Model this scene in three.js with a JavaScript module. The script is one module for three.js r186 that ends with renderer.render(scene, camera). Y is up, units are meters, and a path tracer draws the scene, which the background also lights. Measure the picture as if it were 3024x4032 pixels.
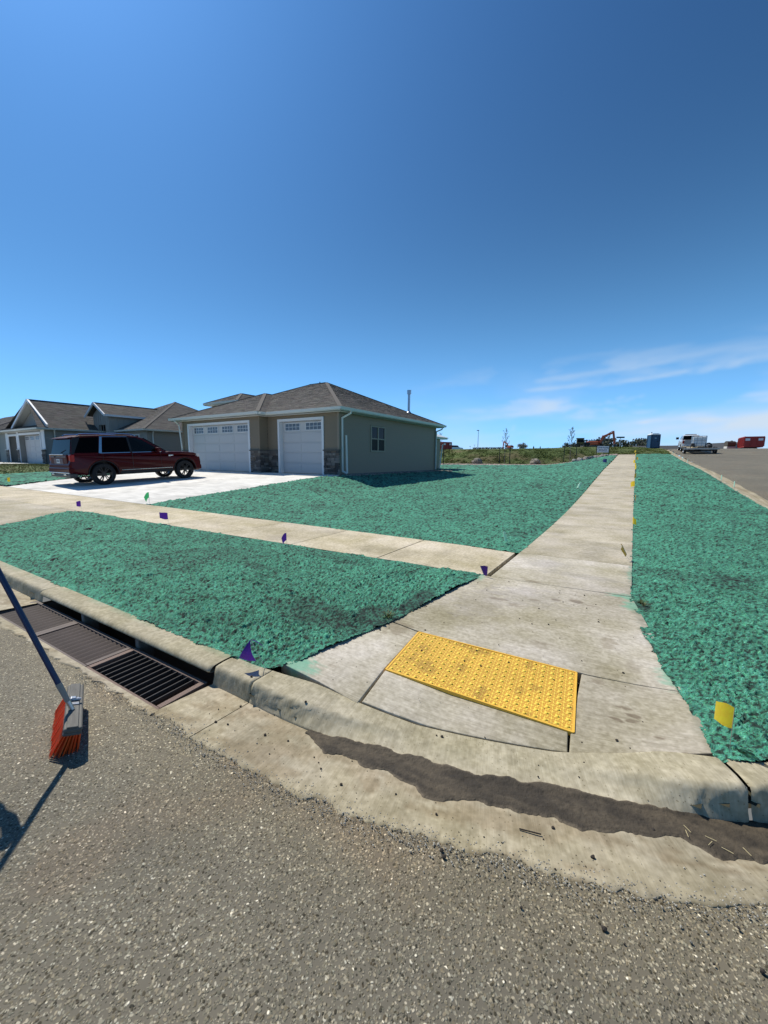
import * as THREE from 'three';
import { mergeGeometries } from 'three/addons/utils/BufferGeometryUtils.js';
import { RoundedBoxGeometry } from 'three/addons/geometries/RoundedBoxGeometry.js';
import { MarchingCubes } from 'three/addons/objects/MarchingCubes.js';
import { FontLoader } from 'three/addons/loaders/FontLoader.js';
import { TextGeometry } from 'three/addons/geometries/TextGeometry.js';

// ------------------------------------------------------------------ camera, sky, sun, exposure
const scene = new THREE.Scene();
const camera = new THREE.PerspectiveCamera(105.7, 768 / 1024, 0.05, 6000);
camera.rotation.order = 'YXZ';
camera.position.set(0, 1.55, 0);
camera.rotation.set(-7.85 * Math.PI / 180, 32.5 * Math.PI / 180, 0.5 * Math.PI / 180);
scene.add(camera);

const renderer = new THREE.WebGLRenderer({ antialias: true });
renderer.setSize(768, 1024);
renderer.toneMapping = THREE.LinearToneMapping;
renderer.toneMappingExposure = 1.0;
renderer.shadowMap.enabled = true;

const SUN = new THREE.Vector3(-0.75, 1, -0.16).normalize();
const sun = new THREE.DirectionalLight(new THREE.Color(1.0, 0.94, 0.83), 5);
sun.position.copy(SUN).multiplyScalar(120);
sun.castShadow = true;
Object.assign(sun.shadow.camera, { left: -70, right: 70, top: 70, bottom: -70, near: 1, far: 300 });
sun.shadow.mapSize.set(4096, 4096);
sun.shadow.radius = 1;
scene.add(sun); scene.add(sun.target);

// ------------------------------------------------------------------ numbers and noise
const R = Math.PI / 180;
function rng(seed) { let a = seed >>> 0; return () => { a = (a + 0x6D2B79F5) | 0; let t = Math.imul(a ^ (a >>> 15), 1 | a); t = (t + Math.imul(t ^ (t >>> 7), 61 | t)) ^ t; return ((t ^ (t >>> 14)) >>> 0) / 4294967296; }; }
const clamp = (v, a = 0, b = 1) => v < a ? a : v > b ? b : v;
const lerp = (a, b, t) => a + (b - a) * t;
const sstep = (a, b, v) => { const t = clamp((v - a) / (b - a)); return t * t * (3 - 2 * t); };
function hash2(i, j) { let h = Math.imul(i, 374761393) + Math.imul(j, 668265263) | 0; h = Math.imul(h ^ (h >>> 13), 1274126177); return ((h ^ (h >>> 16)) >>> 0) / 4294967296; }
function vnoise(x, y) {                       // 0..1
  const i = Math.floor(x), j = Math.floor(y); let u = x - i, v = y - j; u = u * u * (3 - 2 * u); v = v * v * (3 - 2 * v);
  const a = hash2(i, j), b = hash2(i + 1, j), c = hash2(i, j + 1), d = hash2(i + 1, j + 1);
  return a + (b - a) * u + (c - a) * v + (a - b - c + d) * u * v;
}
function fbm(x, y, o = 4) { let s = 0, a = 0.5, n = 0; for (let k = 0; k < o; k++) { s += a * vnoise(x, y); n += a; a *= 0.5; x = x * 2.03 + 17.1; y = y * 2.03 + 9.7; } return s / n; }
function pl(v, pts) {                         // piecewise linear, smoothed by neighbours
  if (v <= pts[0][0]) return pts[0][1];
  for (let k = 1; k < pts.length; k++) if (v <= pts[k][0]) { const [a, p] = pts[k - 1], [b, q] = pts[k]; return p + (q - p) * (v - a) / (b - a); }
  return pts[pts.length - 1][1];
}
const smoothPl = (v, pts, w) => (pl(v - w, pts) + 2 * pl(v - w / 2, pts) + 2 * pl(v, pts) + 2 * pl(v + w / 2, pts) + pl(v + w, pts)) / 8;

// sky: clear deep blue, lighter to the horizon and towards the sun, a veil of thin cirrus low in the north-east
{
  const W = 1536, Hh = 768, d = new Float32Array(W * Hh * 4);
  const az0 = 32.5 * R;
  for (let j = 0; j < Hh; j++) for (let i = 0; i < W; i++) {
    const el = ((j + 0.5) / Hh - 0.5) * Math.PI, ph = ((i + 0.5) / W - 0.5) * 2 * Math.PI;
    const dx = Math.cos(el) * Math.cos(ph), dy = Math.sin(el), dz = Math.cos(el) * Math.sin(ph);
    const cg = clamp(dx * SUN.x + dy * SUN.y + dz * SUN.z, -1, 1), g = Math.acos(cg);
    const e = Math.max(0, dy);
    const hz = Math.exp(-e * 5.2), hz2 = Math.exp(-e * 16);
    const ray = 0.55 + 0.45 * cg * cg, glow = Math.exp(-g / 0.42);
    let r = 0.002 * ray + 0.42 * hz + 0.19 * glow, gg = 0.028 * ray + 1.15 * hz - 0.42 * hz2 + 0.53 * glow, b = 0.145 * ray + 2.1 * hz - 1.1 * hz2 + 1.16 * glow;
    const mie = 0.14 * Math.exp(-g * 6) + 0.5 * Math.exp(-g * 18);
    r += mie * 0.8; gg += mie * 0.95; b += mie * 1.15;
    const az = Math.atan2(dx, -dz) / R, ed = el / R;       // azimuth from -Z, to the right positive
    // cirrus: flat streaks between azimuth -30 and +45, elevation 0..16 degrees
    if (ed > -2 && ed < 60) {
      const px = az / 7 + 40, py = ed / 1.1 - az * 0.07 + 20;
      const wispy = fbm(px * 1.0 + 3 * fbm(px * 0.6, py * 0.3, 3), py * 0.9, 5);
      const veil = fbm(px * 0.55 + 7, py * 0.22 + 3 + px * 0.25, 4);
      const side = sstep(-34, 2, az) * (1 - sstep(70, 120, az));
      const band = (1 - sstep(1.5 + 5 * veil, 7.5 + 9 * (veil - 0.4) + 0.03 * az, ed)) * sstep(-2, 1, ed);
      let c = side * (1 - sstep(5, 15, ed)) * clamp((veil - 0.40) * 2.2) * 0.6 + side * band * clamp(0.04 + 0.8 * (veil - 0.25) + 0.9 * (wispy - 0.5));
      c += side * sstep(2, 6, ed) * (1 - sstep(8, 15, ed)) * clamp((wispy - 0.53) * 4.5) * 0.55;
      c = clamp(c, 0, 0.9);
      r = lerp(r, 0.66, c); gg = lerp(gg, 0.76, c); b = lerp(b, 0.87, c);
    }
    if (dy < 0) { const t = clamp(-dy * 6); r = lerp(r, 0.20, t); gg = lerp(gg, 0.19, t); b = lerp(b, 0.17, t); }
    const o = (j * W + i) * 4; d[o] = r; d[o + 1] = gg; d[o + 2] = b; d[o + 3] = 1;
  }
  const t = new THREE.DataTexture(d, W, Hh, THREE.RGBAFormat, THREE.FloatType);
  t.mapping = THREE.EquirectangularReflectionMapping; t.magFilter = t.minFilter = THREE.LinearFilter; t.wrapS = THREE.RepeatWrapping; t.colorSpace = THREE.LinearSRGBColorSpace; t.needsUpdate = true;
  scene.background = t; scene.environment = t; scene.backgroundIntensity = 1; scene.environmentIntensity = 1;
}

// ------------------------------------------------------------------ the lie of the land (metres; pavement at the corner = 0)
const rise = (x) => 0.0225 * clamp(-1.5 - x, 0, 20);                     // the front street climbs gently to the west
const SP = [[-400, 4.8], [-200, 4.8], [-120, 4.5], [-105, 4.22], [-90, 3.85], [-76, 3.5], [-70, 3.36], [-64, 3.08], [-58, 2.72], [-52, 2.30], [-47, 2.03], [-37.6, 1.5], [-27, 1.0], [-22, 0.68], [-16, 0.30], [-13, 0.14], [-10, 0.03], [-7, 0], [50, 0]];
const S = (z) => smoothPl(z, SP, 1.6);                                    // the side street climbs to the north
const KC = [-2.2, -7.2], KR = 5.62;                                       // corner radius of the kerb (flow line)
const flowZ = (x) => -1.58 + 0.05 * (-2.2 - x);                          // flow line of the front gutter, west of the corner
function kerbDist(x, z) {                                                 // distance behind the flow line (positive on the land side)
  if (x < KC[0]) return flowZ(x) - z;
  if (z < KC[1]) return KC[0] + KR - x;
  return KR - Math.hypot(x - KC[0], z - KC[1]);
}
const zN = (x) => -5.03 + 0.116 * (-1.5 - x);                             // near edge of the front pavement
const zF = (x) => -6.65 + 0.116 * (-1.5 - x);                             // far edge
const kerbTop = (x) => x < -2.1 ? 0 : pl(x, [[-2.1, 0], [-1.75, -0.022], [-0.95, -0.112], [-0.15, -0.116], [0.15, -0.082], [0.6, -0.005], [0.75, 0]]);
const ramp = (x, z) => { const d = kerbDist(x, z) - 0.3; if (z < -5 || x < -2.2 || x > 1.6) return 0; return kerbTop(x + 0.0) * clamp(1 - d / 1.35); };
const HOUSE = { x0: -24.1, x1: -11.95, z0: -14.7, z1: -25.45, y: 0.74 };
const YP = [[-60, 1.0], [-40, 1.0], [-38, 0.97], [-32, 0.75], [-25, 0.44], [-18, 0.36], [-13, 0.30], [-10, 0.22], [-6, 0.06], [0, 0]];
const gravelZ = (x) => smoothPl(x, [[-60, -38.5], [-17, -38.5], [-11, -40], [-6, -43.5], [-2.2, -49.5], [0, -50.5], [60, -50.5]], 1.2);
const drive = (x, z) => { const f = zF(x); return lerp(rise(x), 0.735, clamp((f - z) / (f + 14.15))); };
const driveR = (z) => pl(z, [[-14.7, -11.97], [-13.3, -11.9], [-5.5, -11.3]]), driveL = (z) => pl(z, [[-14.2, -24.0], [-13, -23.7], [-7.3, -21.5], [-4.6, -19.4]]);
function yard(x, z) {
  const w = sstep(0, 6.5, zF(x) - z);
  let y = lerp(rise(x), smoothPl(z, YP, 1.5), w);
  const dx = Math.max(HOUSE.x0 - x, x - HOUSE.x1, 0), dz = Math.max(z - HOUSE.z0, HOUSE.z1 - z, 0), d = Math.hypot(dx, dz);
  y = lerp(y, 0.70, (1 - sstep(0.2, 3.4, d)) * w);
  if (z > -14.3) y = lerp(y, drive(Math.max(x, -24), z), 1 - sstep(0, 3.0, x - driveR(z)));
  if (x < -24) y = lerp(y, 0.90, (1 - sstep(-33, -24, x)) * w);
  return lerp(y, S(z), sstep(-8, -1.5, x));
}
function H(x, z) {
  let y;
  if (x >= -1.5) y = S(z) + ramp(x, z);
  else if (z > zF(x)) y = rise(x) + ramp(x, z);
  else y = yard(x, z);
  if (z < gravelZ(x) && x < 3.5) {                                        // the grass bank beyond the gravel
    const d = gravelZ(x) - z, crest = lerp(2.72, 3.20, sstep(-14, -1, x));
    const base = y, up = sstep(0.9, 7.2, d);
    let b = lerp(base, crest, up) + 0.10 * (fbm(x * 0.35, z * 0.35, 3) - 0.5) * up;
    b = lerp(b, S(z) + 0.1, sstep(14, 60, d));
    y = lerp(b, S(z), sstep(0.2, 3.5, x));
  }
  return y;
}
const road = (x, z) => S(z) + rise(x) - 0.118 + 0.012 * clamp(-kerbDist(x, z) - 0.42, 0, 4);
// ------------------------------------------------------------------ builders
const used = new Map();
function numbered(n) { const k = used.get(n) || 0; used.set(n, k + 1); return k ? n + '_' + String(k).padStart(3, '0') : n; }
function shade(o) { o.traverse((m) => { if (m.isMesh) { m.castShadow = true; m.receiveShadow = true; } }); return o; }
function thing(name, label, category, pos = [0, 0, 0], turn = 0, group) {
  const o = new THREE.Group(); o.name = numbered(name); o.position.set(...pos); o.rotation.y = turn; o.userData = { label, category }; if (group) o.userData.group = group; scene.add(o); return o;
}
function part(parent, name, geo, mat, label, kind) {
  const m = new THREE.Mesh(Array.isArray(geo) ? merge(geo) : geo, mat); m.name = name; m.castShadow = m.receiveShadow = true; if (label) m.userData.label = label; if (kind) m.userData.kind = kind; parent.add(m); return m;
}
function single(name, geo, mat, label, category, group, kind) {
  const m = new THREE.Mesh(Array.isArray(geo) ? merge(geo) : geo, mat); m.name = numbered(name); m.castShadow = m.receiveShadow = true; m.userData = { label, category }; if (group) m.userData.group = group; if (kind) m.userData.kind = kind; scene.add(m); return m;
}
function struct(name, geo, mat, label) {
  const m = geo ? new THREE.Mesh(Array.isArray(geo) ? merge(geo) : geo, mat) : new THREE.Group(); m.name = numbered(name); m.castShadow = m.receiveShadow = true; m.userData = { kind: 'structure', label }; scene.add(m); return m;
}
function merge(list) {
  const attrs = list.map((g) => g.index ? g.toNonIndexed() : g);
  const hasC = attrs.some((g) => g.attributes.color);
  for (const g of attrs) { for (const k of Object.keys(g.attributes)) if (!['position', 'normal', 'uv', 'color'].includes(k)) g.deleteAttribute(k);
    if (!g.attributes.uv) g.setAttribute('uv', new THREE.BufferAttribute(new Float32Array(g.attributes.position.count * 2), 2));
    if (!g.attributes.normal) g.computeVertexNormals();
    if (hasC && !g.attributes.color) g.setAttribute('color', new THREE.BufferAttribute(new Float32Array(g.attributes.position.count * 3).fill(1), 3)); }
  return mergeGeometries(attrs, false);
}
const M4 = new THREE.Matrix4(), Q = new THREE.Quaternion(), E3 = new THREE.Euler(), V = (x, y, z) => new THREE.Vector3(x, y, z);
function at(g, x = 0, y = 0, z = 0, rx = 0, ry = 0, rz = 0, s = [1, 1, 1]) { M4.compose(V(x, y, z), Q.setFromEuler(E3.set(rx, ry, rz)), V(...s)); return g.clone().applyMatrix4(M4); }
const box = (w, h, d, x = 0, y = 0, z = 0, rx = 0, ry = 0, rz = 0) => at(new THREE.BoxGeometry(w, h, d), x, y, z, rx, ry, rz);
const rbox = (w, h, d, x = 0, y = 0, z = 0, r = 0.01, rx = 0, ry = 0, rz = 0, seg = 2) => at(new RoundedBoxGeometry(w, h, d, seg, Math.min(r, w / 2.01, h / 2.01, d / 2.01)), x, y, z, rx, ry, rz);
const span = (x0, x1, y0, y1, z0, z1) => box(Math.abs(x1 - x0), Math.abs(y1 - y0), Math.abs(z1 - z0), (x0 + x1) / 2, (y0 + y1) / 2, (z0 + z1) / 2);
const rspan = (x0, x1, y0, y1, z0, z1, r = 0.01) => rbox(Math.abs(x1 - x0), Math.abs(y1 - y0), Math.abs(z1 - z0), (x0 + x1) / 2, (y0 + y1) / 2, (z0 + z1) / 2, r);
function bar(a, b, r, seg = 8, r2 = r) { const p = V(...a), q = V(...b), d = q.clone().sub(p), l = d.length(); const g = new THREE.CylinderGeometry(r2, r, l, seg); g.applyQuaternion(new THREE.Quaternion().setFromUnitVectors(V(0, 1, 0), d.normalize())); g.translate((p.x + q.x) / 2, (p.y + q.y) / 2, (p.z + q.z) / 2); return g; }
function beam(a, b, w, h) { const p = V(...a), q = V(...b), d = q.clone().sub(p), l = d.length(); const g = new THREE.BoxGeometry(w, h, l); const m = new THREE.Matrix4().lookAt(p, q, V(0, 1, 0.001)); g.applyMatrix4(m); g.translate((p.x + q.x) / 2, (p.y + q.y) / 2, (p.z + q.z) / 2); return g; }
function tube(pts, r, n = 24, seg = 8, closed = false) { return new THREE.TubeGeometry(new THREE.CatmullRomCurve3(pts.map((p) => V(...p)), closed, 'catmullrom', 0.2), n, r, seg, closed); }
function extrude(pts, depth, bevel = 0, holes = [], seg = 3) {           // outline in x,y; thickness along z, centred
  const s = new THREE.Shape(pts.map((p) => new THREE.Vector2(...p))); for (const h of holes) s.holes.push(new THREE.Path(h.map((p) => new THREE.Vector2(...p))));
  const g = new THREE.ExtrudeGeometry(s, { depth: depth - 2 * bevel, bevelEnabled: bevel > 0, bevelThickness: bevel, bevelSize: bevel, bevelOffset: -bevel, bevelSegments: seg, curveSegments: 12 }); g.translate(0, 0, -(depth - 2 * bevel) / 2); return g;
}
function quad(a, b, c, d, th = 0) {                                      // flat four-sided sheet with thickness along its normal (behind)
  const A = V(...a), B = V(...b), C = V(...c), D = V(...d), n = B.clone().sub(A).cross(D.clone().sub(A)).normalize().multiplyScalar(-th);
  const P = [A, B, C, D, ...[A, B, C, D].map((p) => p.clone().add(n))];
  const idx = th ? [0, 1, 2, 0, 2, 3, 5, 4, 7, 5, 7, 6, 4, 5, 1, 4, 1, 0, 5, 6, 2, 5, 2, 1, 6, 7, 3, 6, 3, 2, 7, 4, 0, 7, 0, 3] : [0, 1, 2, 0, 2, 3];
  const pos = [], uv = []; const U = B.clone().sub(A), W = D.clone().sub(A), ul = U.length(), wl = W.length(); U.normalize(); W.normalize();
  for (const i of idx) { pos.push(P[i].x, P[i].y, P[i].z); const r = P[i].clone().sub(A); uv.push(r.dot(U), r.dot(W)); }
  const g = new THREE.BufferGeometry(); g.setAttribute('position', new THREE.Float32BufferAttribute(pos, 3)); g.setAttribute('uv', new THREE.Float32BufferAttribute(uv, 2)); g.computeVertexNormals(); return g;
}
function tint(g, c) { const n = g.attributes.position.count, a = new Float32Array(n * 3); for (let i = 0; i < n; i++) { a[3 * i] = c[0]; a[3 * i + 1] = c[1]; a[3 * i + 2] = c[2]; } g.setAttribute('color', new THREE.BufferAttribute(a, 3)); return g; }

// ------------------------------------------------------------------ textures
function canvas(w, h = w) { const c = document.createElement('canvas'); c.width = w; c.height = h; return [c, c.getContext('2d')]; }
function dataTex(n, m, fn, srgb = true, wrap = true) {                   // fn(i, j) -> [r, g, b] 0..255
  const d = new Uint8Array(n * m * 4); for (let j = 0; j < m; j++) for (let i = 0; i < n; i++) { const c = fn(i, j), o = (j * n + i) * 4; d[o] = clamp(c[0], 0, 255); d[o + 1] = clamp(c[1], 0, 255); d[o + 2] = clamp(c[2], 0, 255); d[o + 3] = 255; }
  const t = new THREE.DataTexture(d, n, m); t.magFilter = THREE.LinearFilter; t.minFilter = THREE.LinearMipmapLinearFilter; t.generateMipmaps = true; if (wrap) t.wrapS = t.wrapT = THREE.RepeatWrapping; if (srgb) t.colorSpace = THREE.SRGBColorSpace; t.needsUpdate = true; return t;
}
function canTex(c, srgb = true, wrap = true) { const t = new THREE.CanvasTexture(c); if (wrap) t.wrapS = t.wrapT = THREE.RepeatWrapping; if (srgb) t.colorSpace = THREE.SRGBColorSpace; return t; }
function pnoise(x, y, p) { const i = Math.floor(x), j = Math.floor(y); let u = x - i, v = y - j; u = u * u * (3 - 2 * u); v = v * v * (3 - 2 * v); const w = (k) => ((k % p) + p) % p; const a = hash2(w(i), w(j) + 991), b = hash2(w(i + 1), w(j) + 991), c = hash2(w(i), w(j + 1) + 991), d = hash2(w(i + 1), w(j + 1) + 991); return a + (b - a) * u + (c - a) * v + (a - b - c + d) * u * v; }
const pf = (i, j, n, base, o) => { let s = 0, a = 0.5, t = 0, p = base; for (let k = 0; k < o; k++) { s += a * pnoise(i / n * p, j / n * p, p); t += a; a *= 0.55; p *= 2; } return s / t; };
const reps = (t, m) => { t.repeat.set(1 / m, 1 / m); return t; };

// chip-sealed asphalt: 3 m tile, stones drawn one by one
let asphMap, asphBump;
{
  const N = 2048, [c, x] = canvas(N), [cb, xb] = canvas(N), r = rng(11);
  x.fillStyle = 'rgb(92,88,78)'; x.fillRect(0, 0, N, N); xb.fillStyle = 'rgb(70,70,70)'; xb.fillRect(0, 0, N, N);
  const stone = (px, py, a, b, th, col, hgt) => { for (const ox of px < 12 ? [0, N] : px > N - 12 ? [0, -N] : [0]) for (const oy of py < 12 ? [0, N] : py > N - 12 ? [0, -N] : [0]) {
    x.fillStyle = col; x.beginPath(); x.ellipse(px + ox, py + oy, a, b, th, 0, 7); x.fill(); xb.fillStyle = hgt; xb.beginPath(); xb.ellipse(px + ox, py + oy, a, b, th, 0, 7); xb.fill(); } };
  for (let k = 0; k < 165000; k++) { const t = r(), s = 1.1 + 2.4 * Math.pow(r(), 1.6); const v = t < 0.14 ? 34 + 28 * r() : t < 0.86 ? 80 + 52 * r() : t < 0.99 ? 130 + 40 * r() : 175 + 50 * r();
    const w = (r() - 0.3) * 14; const h = 60 + Math.floor(170 * Math.pow(r(), 0.8)); stone(r() * N, r() * N, s * (0.8 + 0.7 * r()), s * (0.6 + 0.4 * r()), r() * 3.2, `rgb(${(v + 2 + w) | 0},${(v - 1 + w * 0.5) | 0},${(v - 14) | 0})`, `rgb(${h},${h},${h})`); }
  asphMap = reps(canTex(c), 3); asphBump = reps(canTex(cb, false), 3);
}
// broom-finished concrete, 2.4 m tile, strokes along u
let concMap, concBump, concMapT, concBumpT;
{
  const N = 1024, st = new Float32Array(N * N);
  for (let j = 0; j < N; j++) for (let i = 0; i < N; i++) st[j * N + i] = 0.5 * pf(i * 0.5, j * 8, N, 16, 3) + 0.5 * pnoise(i / N * 24, j / N * 512, 512);
  const col = (i, j) => { const b = pf(i, j, N, 4, 6), f = pf(i + 300, j + 77, N, 96, 3), s = st[j * N + i]; const sp = hash2(i >> 1, j >> 1) > 0.994 ? -46 : 0; const v = 176 + (b - 0.5) * 62 + (f - 0.5) * 46 + (s - 0.5) * 26 + sp; return [v + 3, v - 6, v - 27 + (b - 0.5) * 20]; };
  const bmp = (i, j) => { const v = 128 + (st[j * N + i] - 0.5) * 150 + (pf(i, j, N, 128, 2) - 0.5) * 90; return [v, v, v]; };
  concMap = reps(dataTex(N, N, col), 2.4); concBump = reps(dataTex(N, N, bmp, false), 2.4);
  concMapT = concMap.clone(); concMapT.rotation = Math.PI / 2; concBumpT = concBump.clone(); concBumpT.rotation = Math.PI / 2; concMapT.needsUpdate = concBumpT.needsUpdate = true;
}
const newConc = (() => { const N = 512; return reps(dataTex(N, N, (i, j) => { const b = pf(i, j, N, 4, 5), s = pf(i * 0.4, j * 5, N, 16, 3), v = 226 + (b - 0.5) * 34 + (s - 0.5) * 34 + (hash2(i, j) - 0.5) * 14; return [v, v - 3, v - 12]; }), 3.1); })();
// hydromulch fibre: tangled short strokes of dyed wood fibre
let mulchMap, mulchBump;
{
  const N = 1024, [c, x] = canvas(N), [cb, xb] = canvas(N), r = rng(5);
  x.fillStyle = 'rgb(66,130,110)'; x.fillRect(0, 0, N, N); xb.fillStyle = '#555'; xb.fillRect(0, 0, N, N);
  for (let k = 0; k < 60000; k++) { const px = r() * N, py = r() * N, a = r() * 6.3, l = 2 + 6 * r(), v = r(); const cc = v < 0.13 ? `rgb(${34 + 22 * r() | 0},${46 + 26 * r() | 0},${38 + 20 * r() | 0})` : v < 0.8 ? `rgb(${48 + 30 * r() | 0},${112 + 44 * r() | 0},${94 + 36 * r() | 0})` : `rgb(${92 + 36 * r() | 0},${160 + 36 * r() | 0},${138 + 34 * r() | 0})`;
    x.strokeStyle = cc; x.lineWidth = 1 + 1.6 * r(); const h = 60 + 190 * r() | 0; xb.strokeStyle = `rgb(${h},${h},${h})`; xb.lineWidth = x.lineWidth + 0.4;
    for (const ox of [0, px < 10 ? N : px > N - 10 ? -N : 1e9]) for (const oy of [0, py < 10 ? N : py > N - 10 ? -N : 1e9]) if (ox < 1e8 && oy < 1e8) for (const q of [x, xb]) { q.beginPath(); q.moveTo(px + ox, py + oy); q.lineTo(px + ox + Math.cos(a) * l, py + oy + Math.sin(a) * l); q.stroke(); } }
  mulchMap = reps(canTex(c), 1.6); mulchBump = reps(canTex(cb, false), 1.6);
}
// general mottled grey maps that tint other things
const speckle = (() => { const N = 512; return dataTex(N, N, (i, j) => { const v = 206 + (pf(i, j, N, 6, 6) - 0.5) * 70 + (hash2(i, j) - 0.5) * 30; return [v, v, v]; }); })();
const grainBump = (() => { const N = 512; return dataTex(N, N, (i, j) => { const v = 128 + (pf(i, j, N, 64, 3) - 0.5) * 200; return [v, v, v]; }, false); })();

// ------------------------------------------------------------------ materials
const std = (rgb, roughness = 0.8, o = {}) => new THREE.MeshStandardMaterial({ color: new THREE.Color().setRGB(...rgb), roughness, metalness: 0, side: THREE.DoubleSide, ...o });
const metal = (rgb, roughness = 0.3, o = {}) => std(rgb, roughness, { metalness: 1, ...o });
const MAT = {
  asphalt: new THREE.MeshStandardMaterial({ map: asphMap, bumpMap: asphBump, bumpScale: 0.0045, roughness: 0.82, vertexColors: true }),
  concrete: new THREE.MeshStandardMaterial({ map: concMap, bumpMap: concBump, bumpScale: 0.0015, roughness: 0.9, vertexColors: true, side: THREE.DoubleSide }),
  concreteT: new THREE.MeshStandardMaterial({ map: concMapT, bumpMap: concBumpT, bumpScale: 0.0015, roughness: 0.9, vertexColors: true, side: THREE.DoubleSide }),
  newConcrete: new THREE.MeshStandardMaterial({ map: newConc, bumpMap: concBumpT, bumpScale: 0.001, roughness: 0.9, vertexColors: true, side: THREE.DoubleSide }),
  mulch: new THREE.MeshStandardMaterial({ map: mulchMap, bumpMap: mulchBump, bumpScale: 0.004, roughness: 1, vertexColors: true, side: THREE.DoubleSide }),
  soil: std([0.05, 0.042, 0.034], 1, { bumpMap: grainBump, bumpScale: 0.01 }),
  mud: std([1, 1, 1], 0.85, { vertexColors: true, bumpMap: reps(grainBump.clone(), 0.6), bumpScale: 0.004 }),
  dark: std([0.012, 0.012, 0.013], 0.7), black: std([0.006, 0.006, 0.007], 0.45), rubber: std([0.011, 0.011, 0.012], 0.8),
  white: std([0.74, 0.75, 0.76], 0.5), trim: std([0.70, 0.72, 0.74], 0.5), doorWhite: std([0.52, 0.52, 0.52], 0.55),
  gutterWhite: std([0.62, 0.66, 0.64], 0.45), chrome: metal([0.75, 0.76, 0.78], 0.12), steel: metal([0.5, 0.5, 0.5], 0.35), galv: metal([0.46, 0.48, 0.5], 0.42),
  rust: std([0.20, 0.135, 0.105], 0.75, { bumpMap: grainBump, bumpScale: 0.002 }), iron: std([0.045, 0.04, 0.038], 0.6),
};
// ------------------------------------------------------------------ ground sheets
// a sheet on rings round the street corner, finer near it; cells outside the mask are left out, so edges come out ragged
function sheet({ a0, a1, da, r0, r1, k, min = 0.012, mask, y, col }) {
  const A = []; if (typeof da === 'function') { for (let a = a0; a <= a1;) { A.push(a); a += da(a); } } else for (let a = a0; a <= a1; a += da) A.push(a);
  const Rr = []; for (let r = r0; r <= r1;) { Rr.push(r); r += Math.max(min, r * k); }
  const id = new Int32Array(A.length * Rr.length).fill(-1), pos = [], uv = [], cl = [], idx = []; let n = 0;
  const ok = new Uint8Array(A.length * Rr.length);
  for (let j = 0; j < Rr.length; j++) for (let i = 0; i < A.length; i++) { const x = Math.sin(A[i] * R) * Rr[j], z = -Math.cos(A[i] * R) * Rr[j]; ok[j * A.length + i] = mask(x, z) ? 1 : 0; }
  const vert = (i, j) => { const q = j * A.length + i; if (id[q] < 0) { let x = Math.sin(A[i] * R) * Rr[j], z = -Math.cos(A[i] * R) * Rr[j]; const p = y(x, z, Rr[j]); if (p.length) { x = p[0]; z = p[2]; pos.push(p[0], p[1], p[2]); } else pos.push(x, p, z); uv.push(x, -z); const c = col(x, z, Rr[j]); cl.push(c[0], c[1], c[2]); id[q] = n++; } return id[q]; };
  for (let j = 0; j + 1 < Rr.length; j++) for (let i = 0; i + 1 < A.length; i++) {
    const q = j * A.length + i; if (ok[q] + ok[q + 1] + ok[q + A.length] + ok[q + A.length + 1] < 3) continue;
    const a = vert(i, j), b = vert(i + 1, j), c = vert(i + 1, j + 1), d = vert(i, j + 1); idx.push(a, b, c, a, c, d);
  }
  const g = new THREE.BufferGeometry(); g.setAttribute('position', new THREE.Float32BufferAttribute(pos, 3)); g.setAttribute('uv', new THREE.Float32BufferAttribute(uv, 2)); g.setAttribute('color', new THREE.Float32BufferAttribute(cl, 3)); g.setIndex(idx); g.computeVertexNormals(); return g;
}
const VIEW = (a) => (a > -88 && a < 26 ? 0.19 : 3);
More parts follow.
